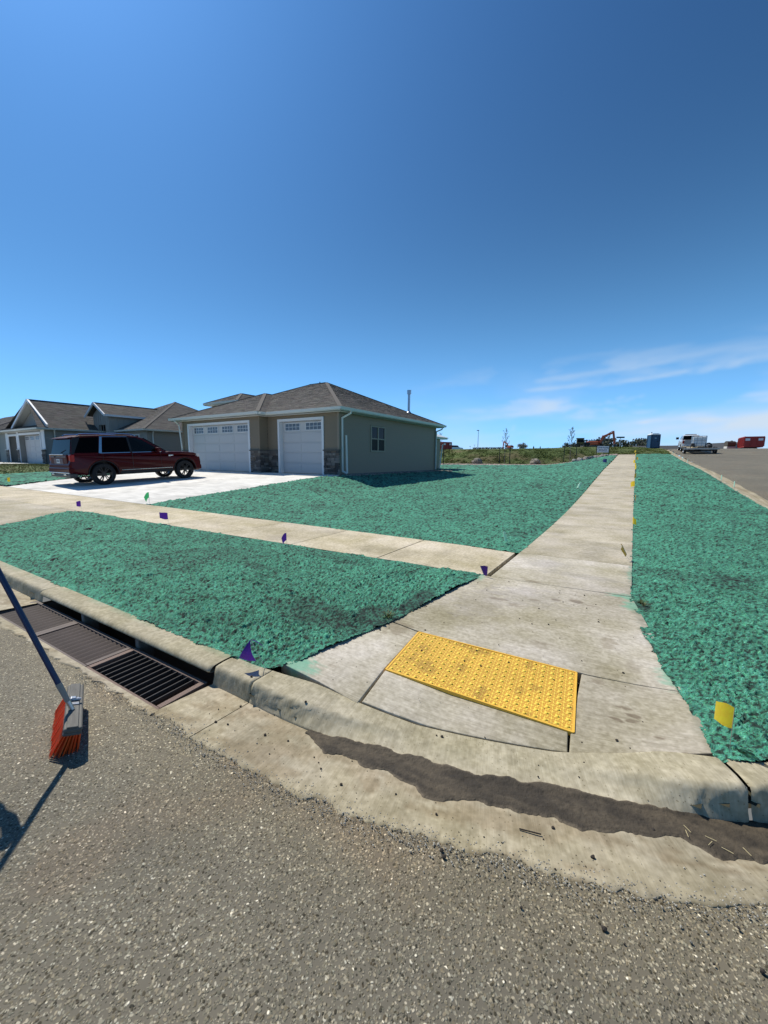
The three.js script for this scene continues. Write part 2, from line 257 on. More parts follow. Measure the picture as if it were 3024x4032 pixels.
// patch between two polylines P(u), Q(u) with a small arris and side skirts
function along(pts) { const L = [0]; for (let i = 1; i < pts.length; i++) L.push(L[i - 1] + Math.hypot(pts[i][0] - pts[i - 1][0], pts[i][1] - pts[i - 1][1])); const T = L[L.length - 1]; return (u) => { const d = u * T; for (let i = 1; i < pts.length; i++) if (d <= L[i] + 1e-9) { const t = (d - L[i - 1]) / (L[i] - L[i - 1]); return [lerp(pts[i - 1][0], pts[i][0], t), lerp(pts[i - 1][1], pts[i][1], t)]; } return pts[pts.length - 1]; }; }
function slab(P, Q, y, { nu = 10, nv = 10, gap = 0.004, arris = 0.007, deep = 0.09, col = () => [1, 1, 1] } = {}) {
  const p = Array.isArray(P) ? along(P) : P, q = Array.isArray(Q) ? along(Q) : Q;
  const mid = p(0.5), mid2 = q(0.5), lenV = Math.hypot(mid[0] - mid2[0], mid[1] - mid2[1]), e0 = p(0), e1 = p(1), lenU = Math.hypot(e0[0] - e1[0], e0[1] - e1[1]);
  const line = (n, len) => { const g = gap / len, a = (gap + arris) / len, o = [g, g, a]; for (let i = 1; i < n; i++) o.push(lerp(a, 1 - a, i / n)); o.push(1 - a, 1 - g, 1 - g); return o; };
  const U = line(nu, lenU), Vv = line(nv, lenV), pos = [], uv = [], cl = [], idx = [];
  for (let j = 0; j < Vv.length; j++) for (let i = 0; i < U.length; i++) {
    const a = p(U[i]), b = q(U[i]), x = lerp(a[0], b[0], Vv[j]), z = lerp(a[1], b[1], Vv[j]);
    const rim = i === 1 || i === U.length - 2 || j === 1 || j === Vv.length - 2, skirt = i === 0 || i === U.length - 1 || j === 0 || j === Vv.length - 1;
    pos.push(x, y(x, z) - (skirt ? deep : rim ? 0.006 : 0), z); uv.push(x, -z); const c = col(x, z); cl.push(...c);
  }
  const n = U.length; for (let j = 0; j + 1 < Vv.length; j++) for (let i = 0; i + 1 < n; i++) { const a = j * n + i; idx.push(a, a + 1, a + n + 1, a, a + n + 1, a + n); }
  const g = new THREE.BufferGeometry(); g.setAttribute('position', new THREE.Float32BufferAttribute(pos, 3)); g.setAttribute('uv', new THREE.Float32BufferAttribute(uv, 2)); g.setAttribute('color', new THREE.Float32BufferAttribute(cl, 3)); g.setIndex(idx); g.computeVertexNormals();
  const nn = g.attributes.normal; let s = 0; for (let i = 0; i < nn.count; i += 7) s += nn.getY(i); if (s < 0) { const ix = g.index.array; for (let i = 0; i < ix.length; i += 3) { const t = ix[i]; ix[i] = ix[i + 1]; ix[i + 1] = t; } g.computeVertexNormals(); }
  return g;
}
const inPit = (x, z) => x > -5.46 && x < -2.44 && Math.abs(kerbDist(x, z) - 0.06) < 0.44;

// ---- masks
const rampL = (z) => pl(z, [[-5.05, -1.62], [-3.97, -1.76], [-3.05, -1.85], [-2.37, -2.0], [-2.01, -2.07], [-1.86, -2.14], [-1.75, -2.26]]);
const rampR = (z) => pl(z, [[-5.2, 0.115], [-4.98, 0.12], [-4.29, 0.19], [-3.54, 0.34], [-3.01, 0.46], [-2.63, 0.52], [-2.5, 0.54]]);
const apronR = (z) => pl(z, [[-4.0, -11.25], [-3.2, -10.9], [-2.2, -10.1], [-1.2, -9.4]]);
const rag = (x, z) => 0.035 * (vnoise(x * 9, z * 9) - 0.5) + 0.03 * (vnoise(x * 31, z * 31) - 0.5);
const inHouse = (x, z, m = 0) => x > HOUSE.x0 - m && x < HOUSE.x1 + m && z < -14.1 + m && z > HOUSE.z1 - m;
const stripA = (x, z) => { const w = rag(x, z); return kerbDist(x, z) > 0.175 + w * 0.6 && z > zN(x) - 0.03 + w * 0.6 && x < rampL(z) + 0.045 + w * 0.6 && x > apronR(z) + w; };
const stripC = (x, z) => { const w = rag(x, z); return kerbDist(x, z) > 0.19 + w * 0.6 && x > (z > -5.2 ? rampR(z) : 0.113) - 0.035 - w * 0.6 && z > -50.2 && x < 3.4; };
const yardB = (x, z) => { const w = rag(x, z); return z < zF(x) + 0.03 - w * 0.6 && x < -1.48 + w * 0.6 && x > (z > -14.6 ? driveR(z) + 0.01 : -27) + w && z > gravelZ(x) + 1.25 + 0.4 * (vnoise(x * 0.9, z * 0.9) - 0.5) && !inHouse(x, z, x > HOUSE.x1 ? 0.62 + 8 * w : 0.05); };
const stripL = (x, z) => z < zF(x) && x < driveL(z) && x > -27.2 - 0.3 * vnoise(z, 3) && z > -13;

// base ground to the horizon
const fieldCol = (x, z) => { const n = sstep(0.35, 0.6, fbm(x * 0.05, z * 0.05, 3)), m = 0.7 + 0.6 * fbm(x * 0.9, z * 0.9, 3); return [lerp(0.062, 0.10, n) * m, lerp(0.058, 0.085, n) * m, lerp(0.032, 0.055, n) * m]; };
struct('ground', sheet({ a0: -180, a1: 180, da: (a) => (a > -90 && a < 30 ? 0.8 : 4), r0: 0.6, r1: 5200, k: 0.035, min: 0.05,
  mask: (x, z) => (kerbDist(x, z) > 0.02 && !inPit(x, z) && !inHouse(x, z, -0.3)) || x > 22 || z > 24,
  y: (x, z, r) => { const far = sstep(110, 260, r); return (r < 240 ? (x > 3.5 ? S(z) - 0.3 : H(x, z)) : 4.5) * (1 - far) + 3.6 * far - 0.075 * (1 - sstep(75, 120, r)); }, col: fieldCol }),
  new THREE.MeshStandardMaterial({ vertexColors: true, roughness: 1, map: reps(speckle.clone(), 3), side: THREE.DoubleSide }), 'bare soil and far fields under everything');

// asphalt of the two streets
const lip = (x, z) => -0.415 + 0.05 * (vnoise(x * 2.3, z * 2.3) - 0.5) + 0.05 * (vnoise(x * 9, z * 9) - 0.5) + 0.03 * (vnoise(x * 34, z * 34) - 0.5);
struct('road', sheet({ a0: -180, a1: 180, da: (a) => (a > -88 && a < 26 ? 0.3 : 4), r0: 0.08, r1: 190, k: 0.012, min: 0.014,
  mask: (x, z) => kerbDist(x, z) < -0.36 && x < 24 && z < 26 && !(x > -5.47 && x < -2.43 && kerbDist(x, z) > -0.4) && (x < 3.8 || z > -130),
  y: (x, z) => road(x, z) + 0.004 * (vnoise(x * 11, z * 11) - 0.5) + 0.006 * (vnoise(x * 2, z * 2) - 0.5),
  col: (x, z, r) => { const a = fbm(x * 0.9, z * 0.9, 4), b = fbm(x * 0.28 + 9, z * 0.28, 3), c = vnoise(x * 6, z * 6); let v = 1.12 + 0.46 * (a - 0.5) + 0.3 * (b - 0.5) + 0.14 * (c - 0.5); const d = -kerbDist(x, z) - 0.42; const silt = (1 - sstep(0.02, 0.5, d + 0.35 * (a - 0.5))) * (z > -8 ? 0.8 : 0.3); const rusty = 0.07 * sstep(0.6, 0.75, fbm(x * 1.7 + 4, z * 1.7, 3)); 
    return [v * 1.04 * lerp(1, 1.28, silt) * (1 + rusty), v * lerp(1, 1.22, silt), v * lerp(0.91, 1.0, silt) * (1 - 0.5 * rusty)]; } }), MAT.asphalt, 'grey-brown chip-sealed asphalt street');

// hydromulched ground
const thin = (x, z) => {                                                  // 0..1 where the mulch is thin and soil shows
  let t = sstep(0.60, 0.74, fbm(x * 1.1 + 3, z * 1.1 + 8, 4)) * 0.4;
  const spot = (cx, cz, rx, rz, s = 1) => { const d = Math.hypot((x - cx) / rx, (z - cz) / rz) + 0.7 * (fbm(x * 6, z * 6, 3) - 0.5); t = Math.max(t, s * (1 - sstep(0.55, 1.1, d))); };
  spot(-1.98, -3.02, 0.32, 0.3); spot(-2.5, -2.72, 0.6, 0.28, 0.8); spot(-1.85, -3.6, 0.12, 0.5); spot(0.2, -4.9, 0.12, 0.25); spot(1.2, -6.6, 0.25, 0.14, 0.9); spot(-6.6, -3.2, 0.5, 0.2, 0.5); spot(-4.2, -3.4, 0.35, 0.12, 0.6); spot(-3.4, -4.3, 0.3, 0.12, 0.6);
  return t;
};
const mulchY = (lowEdge, rim = () => 1) => (x, z, r) => {
  const s = r < 9 ? 1 : 1;
  const a = vnoise(x * 58, z * 58), b = vnoise(x * 120 + 5, z * 120), c = vnoise(x * 15 + 31, z * 15), e = fbm(x * 2.2, z * 2.2, 3), t = thin(x, z);
  const lump = sstep(0.80, 0.95, vnoise(x * 11 + 71, z * 11)) * 0.016;
  const grow = 1 + 1.1 * sstep(6, 22, r);
  const rid = 1 - Math.abs(2 * vnoise(x * 66 + 7, z * 66 + 3) - 1);
  const dsp = (0.024 * a * a + 0.010 * b + 0.010 * (c - 0.3) + 0.012 * rid * rid - 0.006) * grow * (1 - 0.5 * t) * s * lerp(0.4, 1, sstep(0, 0.16, rim(x, z))) + lump + 0.05 * (e - 0.5);
  const j = 0.006;
  return [x + j * (vnoise(x * 60, z * 60 + 9) - 0.5) * 2, H(x, z) - 0.0115 + lowEdge(x, z) + dsp, z + j * (vnoise(x * 60 + 40, z * 60) - 0.5) * 2];
};
const mulchCol = (x, z, r) => { const t = thin(x, z), p = fbm(x * 0.45, z * 0.45, 3), q = vnoise(x * 34, z * 34), u = fbm(x * 5 + 50, z * 5, 2); let v = 1.02 + 0.36 * (p - 0.5) + 0.7 * (q - 0.5) + 0.5 * (u - 0.5);
  const gapShadeN = 0.6 * vnoise(x * 52 + 11, z * 52) + 0.4 * vnoise(x * 105, z * 105 + 4), soilAndShade = clamp(t * 0.6 + sstep(0.56 - 0.12 * t, 0.66, gapShadeN) * 0.95); return [v * lerp(0.94, 0.22, soilAndShade), v * lerp(1, 0.10, soilAndShade), v * lerp(0.92, 0.11, soilAndShade)]; };  // soil in thin spots, plus dark specks painted as self-shadow between fibre clumps
const lawnOpt = { a0: -87, a1: 25, da: 0.185, k: 0.0058, min: 0.012, col: mulchCol };
struct('mulch_verge', sheet({ ...lawnOpt, da: 0.13, k: 0.0042, min: 0.008, r0: 1.9, r1: 14.5, mask: stripA, y: mulchY((x, z) => 0.028 * sstep(0.1, 0.6, kerbDist(x, z) - 0.2) * sstep(0, 0.5, z - zN(x)), (x, z) => Math.min(kerbDist(x, z) - 0.2, z - zN(x), rampL(z) - x)) }), MAT.mulch, 'teal hydromulched verge between kerb and front pavement');
struct('mulch_side_verge', sheet({ ...lawnOpt, a0: -4, da: 0.13, k: 0.0042, min: 0.008, r0: 2.2, r1: 52, mask: stripC, y: mulchY((x, z) => 0.02 * sstep(0.1, 0.7, x - 0.12) + 0.05 * Math.sin(clamp((x - 0.1) / 3.3) * 3.14) * sstep(-6, -9, z), (x, z) => Math.min(x - (z > -5.2 ? rampR(z) : 0.115), kerbDist(x, z) - 0.22)) }), MAT.mulch, 'teal hydromulched strip between side pavement and side street');
struct('mulch_yard', sheet({ ...lawnOpt, r0: 6.2, r1: 54, mask: yardB, y: mulchY((x, z) => 0.02 * sstep(0, 0.5, zF(x) - z) * sstep(0, 0.5, -1.5 - x), (x, z) => Math.min(zF(x) - z, -1.5 - x)) }), MAT.mulch, 'teal hydromulched yard round the garage house');
struct('mulch_side_yard', sheet({ ...lawnOpt, r0: 18, r1: 36, mask: stripL, y: mulchY(() => 0.02) }), MAT.mulch, 'teal hydromulched strip left of the driveway');

// neighbour's lawn, gravel and bank
const grassCol = (x, z) => { const n = fbm(x * 0.7, z * 0.7, 4), m = fbm(x * 0.16 + 5, z * 0.16, 3), q = vnoise(x * 9, z * 9); const d = sstep(0.5, 0.75, n), v = 0.85 + 0.5 * m + 0.3 * (q - 0.5); return [lerp(0.075, 0.115, d) * v, lerp(0.105, 0.098, d) * v, lerp(0.024, 0.04, d) * v]; };
const turf = new THREE.MeshStandardMaterial({ vertexColors: true, roughness: 1, side: THREE.DoubleSide });
struct('neighbour_lawn', sheet({ a0: -86, a1: -50, da: 0.25, r0: 22, r1: 70, k: 0.01, mask: (x, z) => x < -26.9 && z < zF(x) - 0.05 && z > -10.9 && x > -75, y: (x, z) => H(x, z) + 0.02 * vnoise(x * 12, z * 12), col: grassCol }), turf, 'olive green lawn of the neighbouring house');
const bankMask = (x, z) => z < gravelZ(x) - 0.9 && x < 3.42 && x > -75;
struct('grass_bank', sheet({ a0: -66, a1: 9, da: 0.2, r0: 38, r1: 190, k: 0.006, mask: bankMask, y: (x, z) => H(x, z) + 0.14 * (fbm(x * 1.4, z * 1.4, 3) - 0.5) + 0.05 * (vnoise(x * 6, z * 6) - 0.5),
  col: (x, z) => { const d = gravelZ(x) - z, low = 1 - sstep(1.0, 2.6, d + 1.6 * (fbm(x * 0.8, z * 0.8, 3) - 0.5)), c = grassCol(x, z); return [lerp(c[0], 0.13, low * 0.6), lerp(c[1], 0.10, low * 0.6), lerp(c[2], 0.06, low * 0.6)]; } }), turf, 'rough grass bank beyond the yard');
struct('gravel_bed', sheet({ a0: -60, a1: 3, da: 0.2, r0: 38, r1: 60, k: 0.004, mask: (x, z) => z < gravelZ(x) + 1.7 && z > gravelZ(x) - 1.2 && x < -1.5 && x > -40, y: (x, z) => H(x, z) + 0.01 + 0.06 * vnoise(x * 8, z * 8), col: (x, z) => { const v = 0.75 + 0.5 * vnoise(x * 9, z * 9); return [0.42 * v, 0.345 * v, 0.29 * v]; } }), turf, 'pale gravel bed along the foot of the bank');

// ---- concrete: kerb, gutter, pavements, ramp, driveway
// the ramp has a texture of its own: broom strokes, footprints, damp stains, green overspray near the mulch
let rampMap, rampBump; const RX = -2.7, RW = 3.6, RZ = -1.3, RD = 6.0;
{
  const Nx = 1024, Ny = 1640, r = rng(77);
  const marks = []; const blot = (x, z, rx, rz, k, c) => marks.push([x, z, rx, rz, k, c]);
  blot(-0.42, -4.62, 0.10, 0.05, 0.5, [88, 74, 56]); blot(-0.6, -4.55, 0.08, 0.03, 0.4, [88, 74, 56]); blot(-0.06, -3.72, 0.07, 0.13, 0.35, [120, 106, 84]); blot(0.12, -3.4, 0.06, 0.1, 0.2, [110, 98, 80]);
  for (const [x, z] of [[0.07, -2.84], [0.12, -2.78], [0.1, -2.72], [0.02, -2.7], [0.26, -2.62], [0.3, -2.5], [0.36, -2.52], [0.25, -2.48]]) blot(x + 0.02 * r(), z, 0.05, 0.022, 0.55, [92, 78, 60]);
  blot(-0.9, -4.5, 0.5, 0.35, 0.16, [128, 122, 124]); blot(-1.3, -4.0, 0.3, 0.6, 0.2, [126, 118, 116]); blot(-1.75, -2.95, 0.2, 0.16, 0.4, [112, 98, 78]); blot(-0.55, -3.35, 0.1, 0.06, 0.25, [120, 108, 88]); blot(0.25, -6.2, 0.3, 0.5, 0.2, [128, 124, 122]); blot(-1.0, -6.1, 0.4, 0.3, 0.18, [120, 116, 116]); blot(-0.5, -5.7, 0.5, 0.14, 0.2, [118, 112, 108]);
  for (let k = 0; k < 40; k++) blot(RX + RW * r(), RZ - RD * r(), 0.03 + 0.12 * r(), 0.015 + 0.04 * r(), 0.2 + 0.2 * r(), [104, 90, 72]);
  const over = [[-2.0, -1.99, 0.16, 0.12, 0.9], [0.06, -5.1, 0.2, 0.11, 0.85], [0.14, -4.85, 0.14, 0.2, 0.8], [0.36, -3.4, 0.1, 0.22, 0.7], [0.1, -6.2, 0.06, 0.4, 0.5], [0.05, -6.9, 0.09, 0.16, 0.7], [-1.62, -4.9, 0.1, 0.2, 0.5]];
  const mk = (i, j, bump) => {
    const x = RX + RW * (i / Nx), z = RZ - RD * (j / Ny);
    const ang = 0.1, u = x * Math.cos(ang) - z * Math.sin(ang), w = x * Math.sin(ang) + z * Math.cos(ang);
    const st = vnoise(u * 7 + 3 * vnoise(w * 9, u), w * 150) * 0.6 + vnoise(u * 16, w * 300) * 0.4;
    if (bump) { const v = 128 + (st - 0.5) * 130 + (vnoise(x * 220, z * 220) - 0.5) * 80; return [v, v, v]; }
    const b = fbm(x * 2.1, z * 2.1, 5), f = fbm(x * 45, z * 45, 3), wide = fbm(x * 0.8 + 4, z * 0.8, 3);
    let v = 166 + (b - 0.5) * 70 + (wide - 0.5) * 50 + (f - 0.5) * 44 + (st - 0.5) * 30; let c = [v + 4, v - 5, v - 26 + (b - 0.5) * 22];
    const n = fbm(x * 13, z * 26, 4);
    for (const [mx, mz, rx, rz, k, mc] of marks) { const d = Math.hypot((x - mx) / rx, (z - mz) / rz); if (d < 1.5) { const a = k * (1 - sstep(0.5, 1.05, d + (n - 0.5) * 1.6)); for (let q = 0; q < 3; q++) c[q] = lerp(c[q], mc[q], a); } }
    const bd = Math.min(Math.abs(x - rampL(z)), Math.abs(x - (z > -5.2 ? rampR(z) : 0.12))); const bh = 1 - sstep(0.0, 0.07, bd + 0.12 * (n - 0.5)); for (let q = 0; q < 3; q++) c[q] = lerp(c[q], [112, 112, 94][q], bh * 0.35);
    for (const [mx, mz, rx, rz, k] of over) { const d = Math.hypot((x - mx) / rx, (z - mz) / rz); if (d < 1.6) { const a = k * (1 - sstep(0.3, 1.15, d + (n - 0.5) * 1.4)) * (0.55 + 0.45 * st); for (let q = 0; q < 3; q++) c[q] = lerp(c[q], [104, 168, 138][q], a); } }
    return c;
  };
  rampMap = dataTex(Nx, Ny, (i, j) => mk(i, j, false), true, false); rampBump = dataTex(Nx, Ny, (i, j) => mk(i, j, true), false, false);
}
MAT.ramp = new THREE.MeshStandardMaterial({ map: rampMap, bumpMap: rampBump, bumpScale: 0.0022, roughness: 0.9, side: THREE.DoubleSide });
const rampUV = (g) => { const p = g.attributes.position, u = g.attributes.uv; for (let i = 0; i < p.count; i++) u.setXY(i, (p.getX(i) - RX) / RW, (RZ - p.getZ(i)) / RD); g.deleteAttribute('color'); return g; };
const slabTone = (k, warm = 0) => { const v = 0.9 + 0.16 * hash2(k, 7), w = warm; return (x, z) => { const n = fbm(x * 1.3, z * 1.3, 4), m = fbm(x * 5, z * 5, 3), s = sstep(0.58, 0.72, fbm(x * 2.4 + k, z * 2.4, 3)) * 0.16; const t = v + 0.22 * (n - 0.5) + 0.12 * (m - 0.5) - s; return [t * (1.02 + w), t, t * (0.97 - w * 1.6)]; }; };

const walk = struct('pavement', null, null, 'concrete pavement with the kerb ramp at the corner');
const sl = (g, m) => part(walk, 'slab', g, m);
const kArc = (off, x0, x1) => (u) => { const x = lerp(x0, x1, u); return [x, KC[1] + Math.sqrt((KR - off) ** 2 - (x - KC[0]) ** 2)]; };
sl(rampUV(slab([[-1.86, -3.035], [-1.52, -3.005], [-0.21, -3.125], [0.42, -3.2]], [[-1.62, -5.0], [0.11, -5.15]], H, { nu: 24, nv: 24 })), MAT.ramp);
sl(rampUV(slab([[-1.86, -3.03], [-2.0, -2.37], [-2.07, -2.01], [-2.13, -1.9]], [[-1.525, -3.0], [-1.47, -2.33], [-1.41, -1.915]], H, { nu: 20, nv: 12 })), MAT.ramp);
sl(rampUV(slab([[-1.465, -2.335], [-0.205, -2.46]], kArc(0.305, -1.405, -0.184), H, { nu: 22, nv: 8, gap: 0.002 })), MAT.ramp);
sl(rampUV(slab([[-0.205, -3.125], [-0.195, -2.46], [-0.18, -2.28]], [[0.42, -3.2], [0.46, -3.01], [0.52, -2.64], [0.53, -2.6]], H, { nu: 20, nv: 14, gap: 0.002 })), MAT.ramp);
sl(rampUV(slab([[-1.5, -5.01], [0.11, -5.16]], [[-1.5, -6.6], [0.11, -6.72]], H, { nu: 16, nv: 16 })), MAT.ramp);
for (let k = 0, z = -6.6; z > -49.5; k++, z -= 1.62) sl(slab([[-1.5, z], [0.11, z - 0.12]], [[-1.5, z - 1.62], [0.11, z - 1.74]], (x, q) => H(x, q) + 0.004 * (hash2(k, 3) - 0.5), { nu: 10, nv: 10, col: slabTone(k + 50) }), MAT.concrete);
for (let k = 0, x = -1.56; x > -27; k++, x -= 1.65) sl(slab([[x, zN(x) + 0.0], [x - 1.65, zN(x - 1.65)]], [[x, zF(x)], [x - 1.65, zF(x - 1.65)]], (a, b) => rise(a) - (k ? 0 : 0.018 * sstep(-2.6, -1.6, a)), { nu: 12, nv: 12, gap: k ? 0.004 : 0.012, col: (() => { const f = slabTone(k + 5, 0.02); return (a, b) => f(a, b).map((v) => v * 1.12); })() }), MAT.concreteT);

const dw = struct('driveway', null, null, 'pale concrete driveway and its apron');
{
  const cuts = [0, 0.34, 0.67, 1], zs = [0, 0.5, 1];
  const pt = (u, t) => { const z0 = -5.2, z = lerp(z0, -14.2, t); const xr = driveR(z), xl = driveL(z), x = lerp(xr, xl, u); return [x, t === 0 ? zF(x) : lerp(zF(x), x > -16.9 ? -14.72 : -14.17, t)]; };
  for (let i = 0; i < 3; i++) for (let j = 0; j < 2; j++) part(dw, 'slab', slab((u) => pt(lerp(cuts[i], cuts[i + 1], u), zs[j]), (u) => pt(lerp(cuts[i], cuts[i + 1], u), zs[j + 1]), (x, z) => drive(x, z) + 0.004, { nu: 16, nv: 18, gap: 0.005, col: (() => { const f = slabTone(i * 5 + j + 90); return (x, z) => { const c = f(x, z); return [c[0] * 0.93, c[1] * 0.94, c[2] * 0.97]; }; })() }), MAT.newConcrete);
  for (const [a, b] of [[-11.3, -15.2], [-15.2, -19.4]]) part(dw, 'apron_slab', slab([[a, zN(a)], [b, zN(b)]], [[a + (a > -12 ? 1.5 : 0), flowZ(a) - 0.21], [b - (b < -19 ? 1.5 : 0), flowZ(b) - 0.21]], (x, z) => rise(x) - 0.085 * sstep(-0.9, 0.1, z - (flowZ(x) - 0.25)), { nu: 16, nv: 14, gap: 0.005, col: slabTone(a + 300) }), MAT.concreteT);
  part(dw, 'slab', slab([[-38.4, -11.4], [-47.5, -11.4]], [[-38.6, zF(-38)], [-47.5, zF(-47)]], (x, z) => H(x, z) + 0.05, { nu: 8, nv: 8, col: () => [1, 1, 1] }), MAT.newConcrete);
}

// kerb and gutter swept along the flow line
const PATH = []; for (let x = -46; x < -2.2; x += x < -9 ? 0.4 : x < -5.5 ? 0.04 : 0.02) PATH.push([x, flowZ(x), 0, 1]);
for (let a = 0; a <= 90; a += a < 45 ? 0.16 : 0.5) PATH.push([KC[0] + KR * Math.sin(a * R), KC[1] + KR * Math.cos(a * R), Math.sin(a * R), Math.cos(a * R)]);
for (let z = KC[1] - 0.2; z > -66; z -= z > -12 ? 0.2 : 0.8) PATH.push([KC[0] + KR, z, 1, 0]);
const baseY = (x, z) => rise(x) + S(z);
const rampness = (x, z) => z > -6 ? clamp(-kerbTop(x) / 0.1) : 0;
const flowD = (x, z) => 0.135 + 0.045 * sstep(0, 0.65, x) * sstep(-6.5, -4.5, z);
const faceRun = (x, z) => lerp(0.03, 0.17, rampness(x, z)), kerbBack = (x, z) => lerp(0.2, 0.3, z > -6 ? sstep(-2.3, -1.6, x) * (1 - sstep(0.35, 0.75, x)) : 0);
const topY = (x, z) => baseY(x, z) + (z > -6 ? kerbTop(x) : 0);
function sweep(pts, prof, col) {
  const pos = [], uv = [], cl = [], idx = []; let L = 0, n = 0, prev;
  for (const [x, z, nx, nz] of pts) { if (prev) L += Math.hypot(x - prev[0], z - prev[1]); prev = [x, z]; const p = prof(x, z, L); n = p.length; let w = 0; p.forEach(([d, y, dn], i) => { if (i) w += Math.hypot(d - p[i - 1][0], y - p[i - 1][1]); const q = dn || 0; pos.push(x - nx * (d + q), y + q * 0.4, z - nz * (d + q)); uv.push(L, w); cl.push(...col(x - nx * d, z - nz * d, d, L)); }); }
  for (let i = 0; i + 1 < pts.length; i++) for (let j = 0; j + 1 < n; j++) { const a = i * n + j; idx.push(a, a + 1, a + n + 1, a, a + n + 1, a + n); }
  const g = new THREE.BufferGeometry(); g.setAttribute('position', new THREE.Float32BufferAttribute(pos, 3)); g.setAttribute('uv', new THREE.Float32BufferAttribute(uv, 2)); g.setAttribute('color', new THREE.Float32BufferAttribute(cl, 3)); g.setIndex(idx); g.computeVertexNormals(); return g;
}
const kerbCol = (k) => { const v = 0.9 + 0.1 * hash2(k, 91); return (x, z, d) => { const n = fbm(x * 4, z * 4 + d * 9, 4), m = fbm(x * 18, z * 18 + d * 40, 2), gr = sstep(0.12, 0.2, d + 0.06 * (n - 0.5)) * sstep(0.4, 0.55, vnoise(x * 7, z * 7)) * (x < -2.2 ? 0.55 : 0); const t = v + 0.18 * (n - 0.5) + 0.3 * (m - 0.5); return [t * lerp(1, 0.62, gr), t * lerp(0.985, 0.98, gr), t * lerp(0.93, 0.86, gr)]; }; };
const chips = (x, z, d, y) => { const near = z > -4; if (!near || d < 0) return 0; const rough = sstep(-2.15, -2.0, x) * (1 - sstep(-1.25, -0.9, x)) + 0.7 * sstep(0.1, 0.3, x) * (1 - sstep(1.2, 1.6, x)) + 0.5 * sstep(-2.75, -2.6, x) * (1 - sstep(-2.5, -2.4, x)); const n = fbm(x * 16, (z + d + y) * 16, 3), c = sstep(0.5, 0.68, n); return 0.004 * (vnoise(x * 60, d * 90) - 0.5) + rough * (0.007 * c + 0.012 * (fbm(x * 55, d * 70 + y * 70, 3) - 0.5)); };
const kerbProf = (end) => (x, z, L) => {
  const b = baseY(x, z) - flowD(x, z), t = topY(x, z), run = faceRun(x, z), bk = kerbBack(x, z), h = t - b, e = end(L) ? 0.012 : 0, o = [[-0.012, b - 0.12]];
  const rd = Math.min(0.028, h * 0.45);
  for (const f of [0, 0.12, 0.28, 0.46, 0.64, 0.82]) { const d = run * f, y = lerp(b, t - rd, f / 0.82); o.push([d + e, y, f > 0.15 ? chips(x, z, d, y) : 0]); }
  o.push([run * 0.88 + 0.006 + e, t - rd * 0.55, chips(x, z, 0.05, t)], [run + 0.012 + e, t - rd * 0.16 - e, chips(x, z, 0.07, t) * 0.8], [run + 0.03 + e, t - e, 0]);
  for (const f of [0.3, 0.6, 0.9]) o.push([lerp(run + 0.03, bk, f), t - e * 0.5 + 0.003 * (vnoise(x * 30, f * 9 + z * 30) - 0.5)]); o.push([bk - 0.006, t - e * 0.5], [bk, t - 0.008], [bk, b - 0.1]); return o;
};
const kerb = struct('kerb', null, null, 'cast concrete kerb round the corner');
const cutX = [-46, -40, -36, -32, -28, -24, -20, -16, -12, -8.6, -5.36, -2.5, -2.1]; const seg = [];
{ let cur = [], k = 1; for (const p of PATH) { if (k < cutX.length && p[0] >= cutX[k] && p[1] > -6) { cur.push([cutX[k], p[0] < -2.2 ? flowZ(cutX[k]) : p[1], p[2], p[3]]); seg.push(cur); cur = [[cutX[k] + 0.006, p[0] < -2.2 ? flowZ(cutX[k] + 0.006) : p[1], p[2], p[3]]]; k++; } if (k === cutX.length && p[0] > 0.62 && p[1] > -4) { seg.push(cur); cur = []; k++; } if (p[1] < -7.3 && cur.length && Math.floor(cur[0][1] / 6) !== Math.floor(p[1] / 6)) { cur.push(p); seg.push(cur); cur = []; } cur.push(p); } seg.push(cur); }
seg.forEach((s, k) => { if (s.length < 2) return; const x0 = s[0][0]; let T = 0; for (let i = 1; i < s.length; i++) T += Math.hypot(s[i][0] - s[i - 1][0], s[i][1] - s[i - 1][1]); if (x0 > -5.4 && x0 < -5.3) return; part(kerb, 'kerb_block', sweep(s, kerbProf((L) => L < 1e-6 || L > T - 1e-6), kerbCol(k)), MAT.concreteT); });
const gutter = struct('gutter', null, null, 'concrete gutter pan along the kerb');
const gutY = (x, z) => { const d = kerbDist(x, z); return baseY(x, z) - flowD(x, z) + (0.024 + flowD(x, z) - 0.135) * clamp(-d / 0.42) + (d > 0 ? (topY(x, z) - baseY(x, z) + flowD(x, z)) * clamp(d / (faceRun(x, z) + 0.02)) : 0); };
const gutCol = (k) => (x, z, d) => { const n = fbm(x * 2.2, z * 2.2, 4), m = fbm(x * 14, z * 14, 3); let s = Math.max(sstep(0.56, 0.62, fbm(x * 4 + 9, (z + 0.36 * x) * 16, 4)) * 0.75, 0.9 * (1 - sstep(0.6, 1.0, Math.hypot((x + 1.02) / 0.08, (z + 1.49) / 0.06) + 1.2 * (fbm(x * 20, z * 20, 3) - 0.5))), sstep(0.5, 0.62, fbm(x * 3, (z + 0.36 * x) * 30 + 5, 4)) * (1 - sstep(0.03, 0.07, Math.abs(d + 0.22 + 0.03 * vnoise(x * 5, 2)))) * (x > -0.8 ? 0.9 : 0)); const nearMud = (1 - sstep(0.0, 0.09, -d - 0.16 + 0.16 * (fbm(x * 9, z * 9, 3) - 0.5))) * (x > -1.8 ? 0.65 : 0.25); s = Math.max(s, nearMud * sstep(0.36, 0.6, m)); const t = 0.86 + 0.36 * (n - 0.5) + 0.3 * (m - 0.5); return [t * lerp(1.0, 0.72, s), t * lerp(0.965, 0.64, s), t * lerp(0.90, 0.54, s)]; };
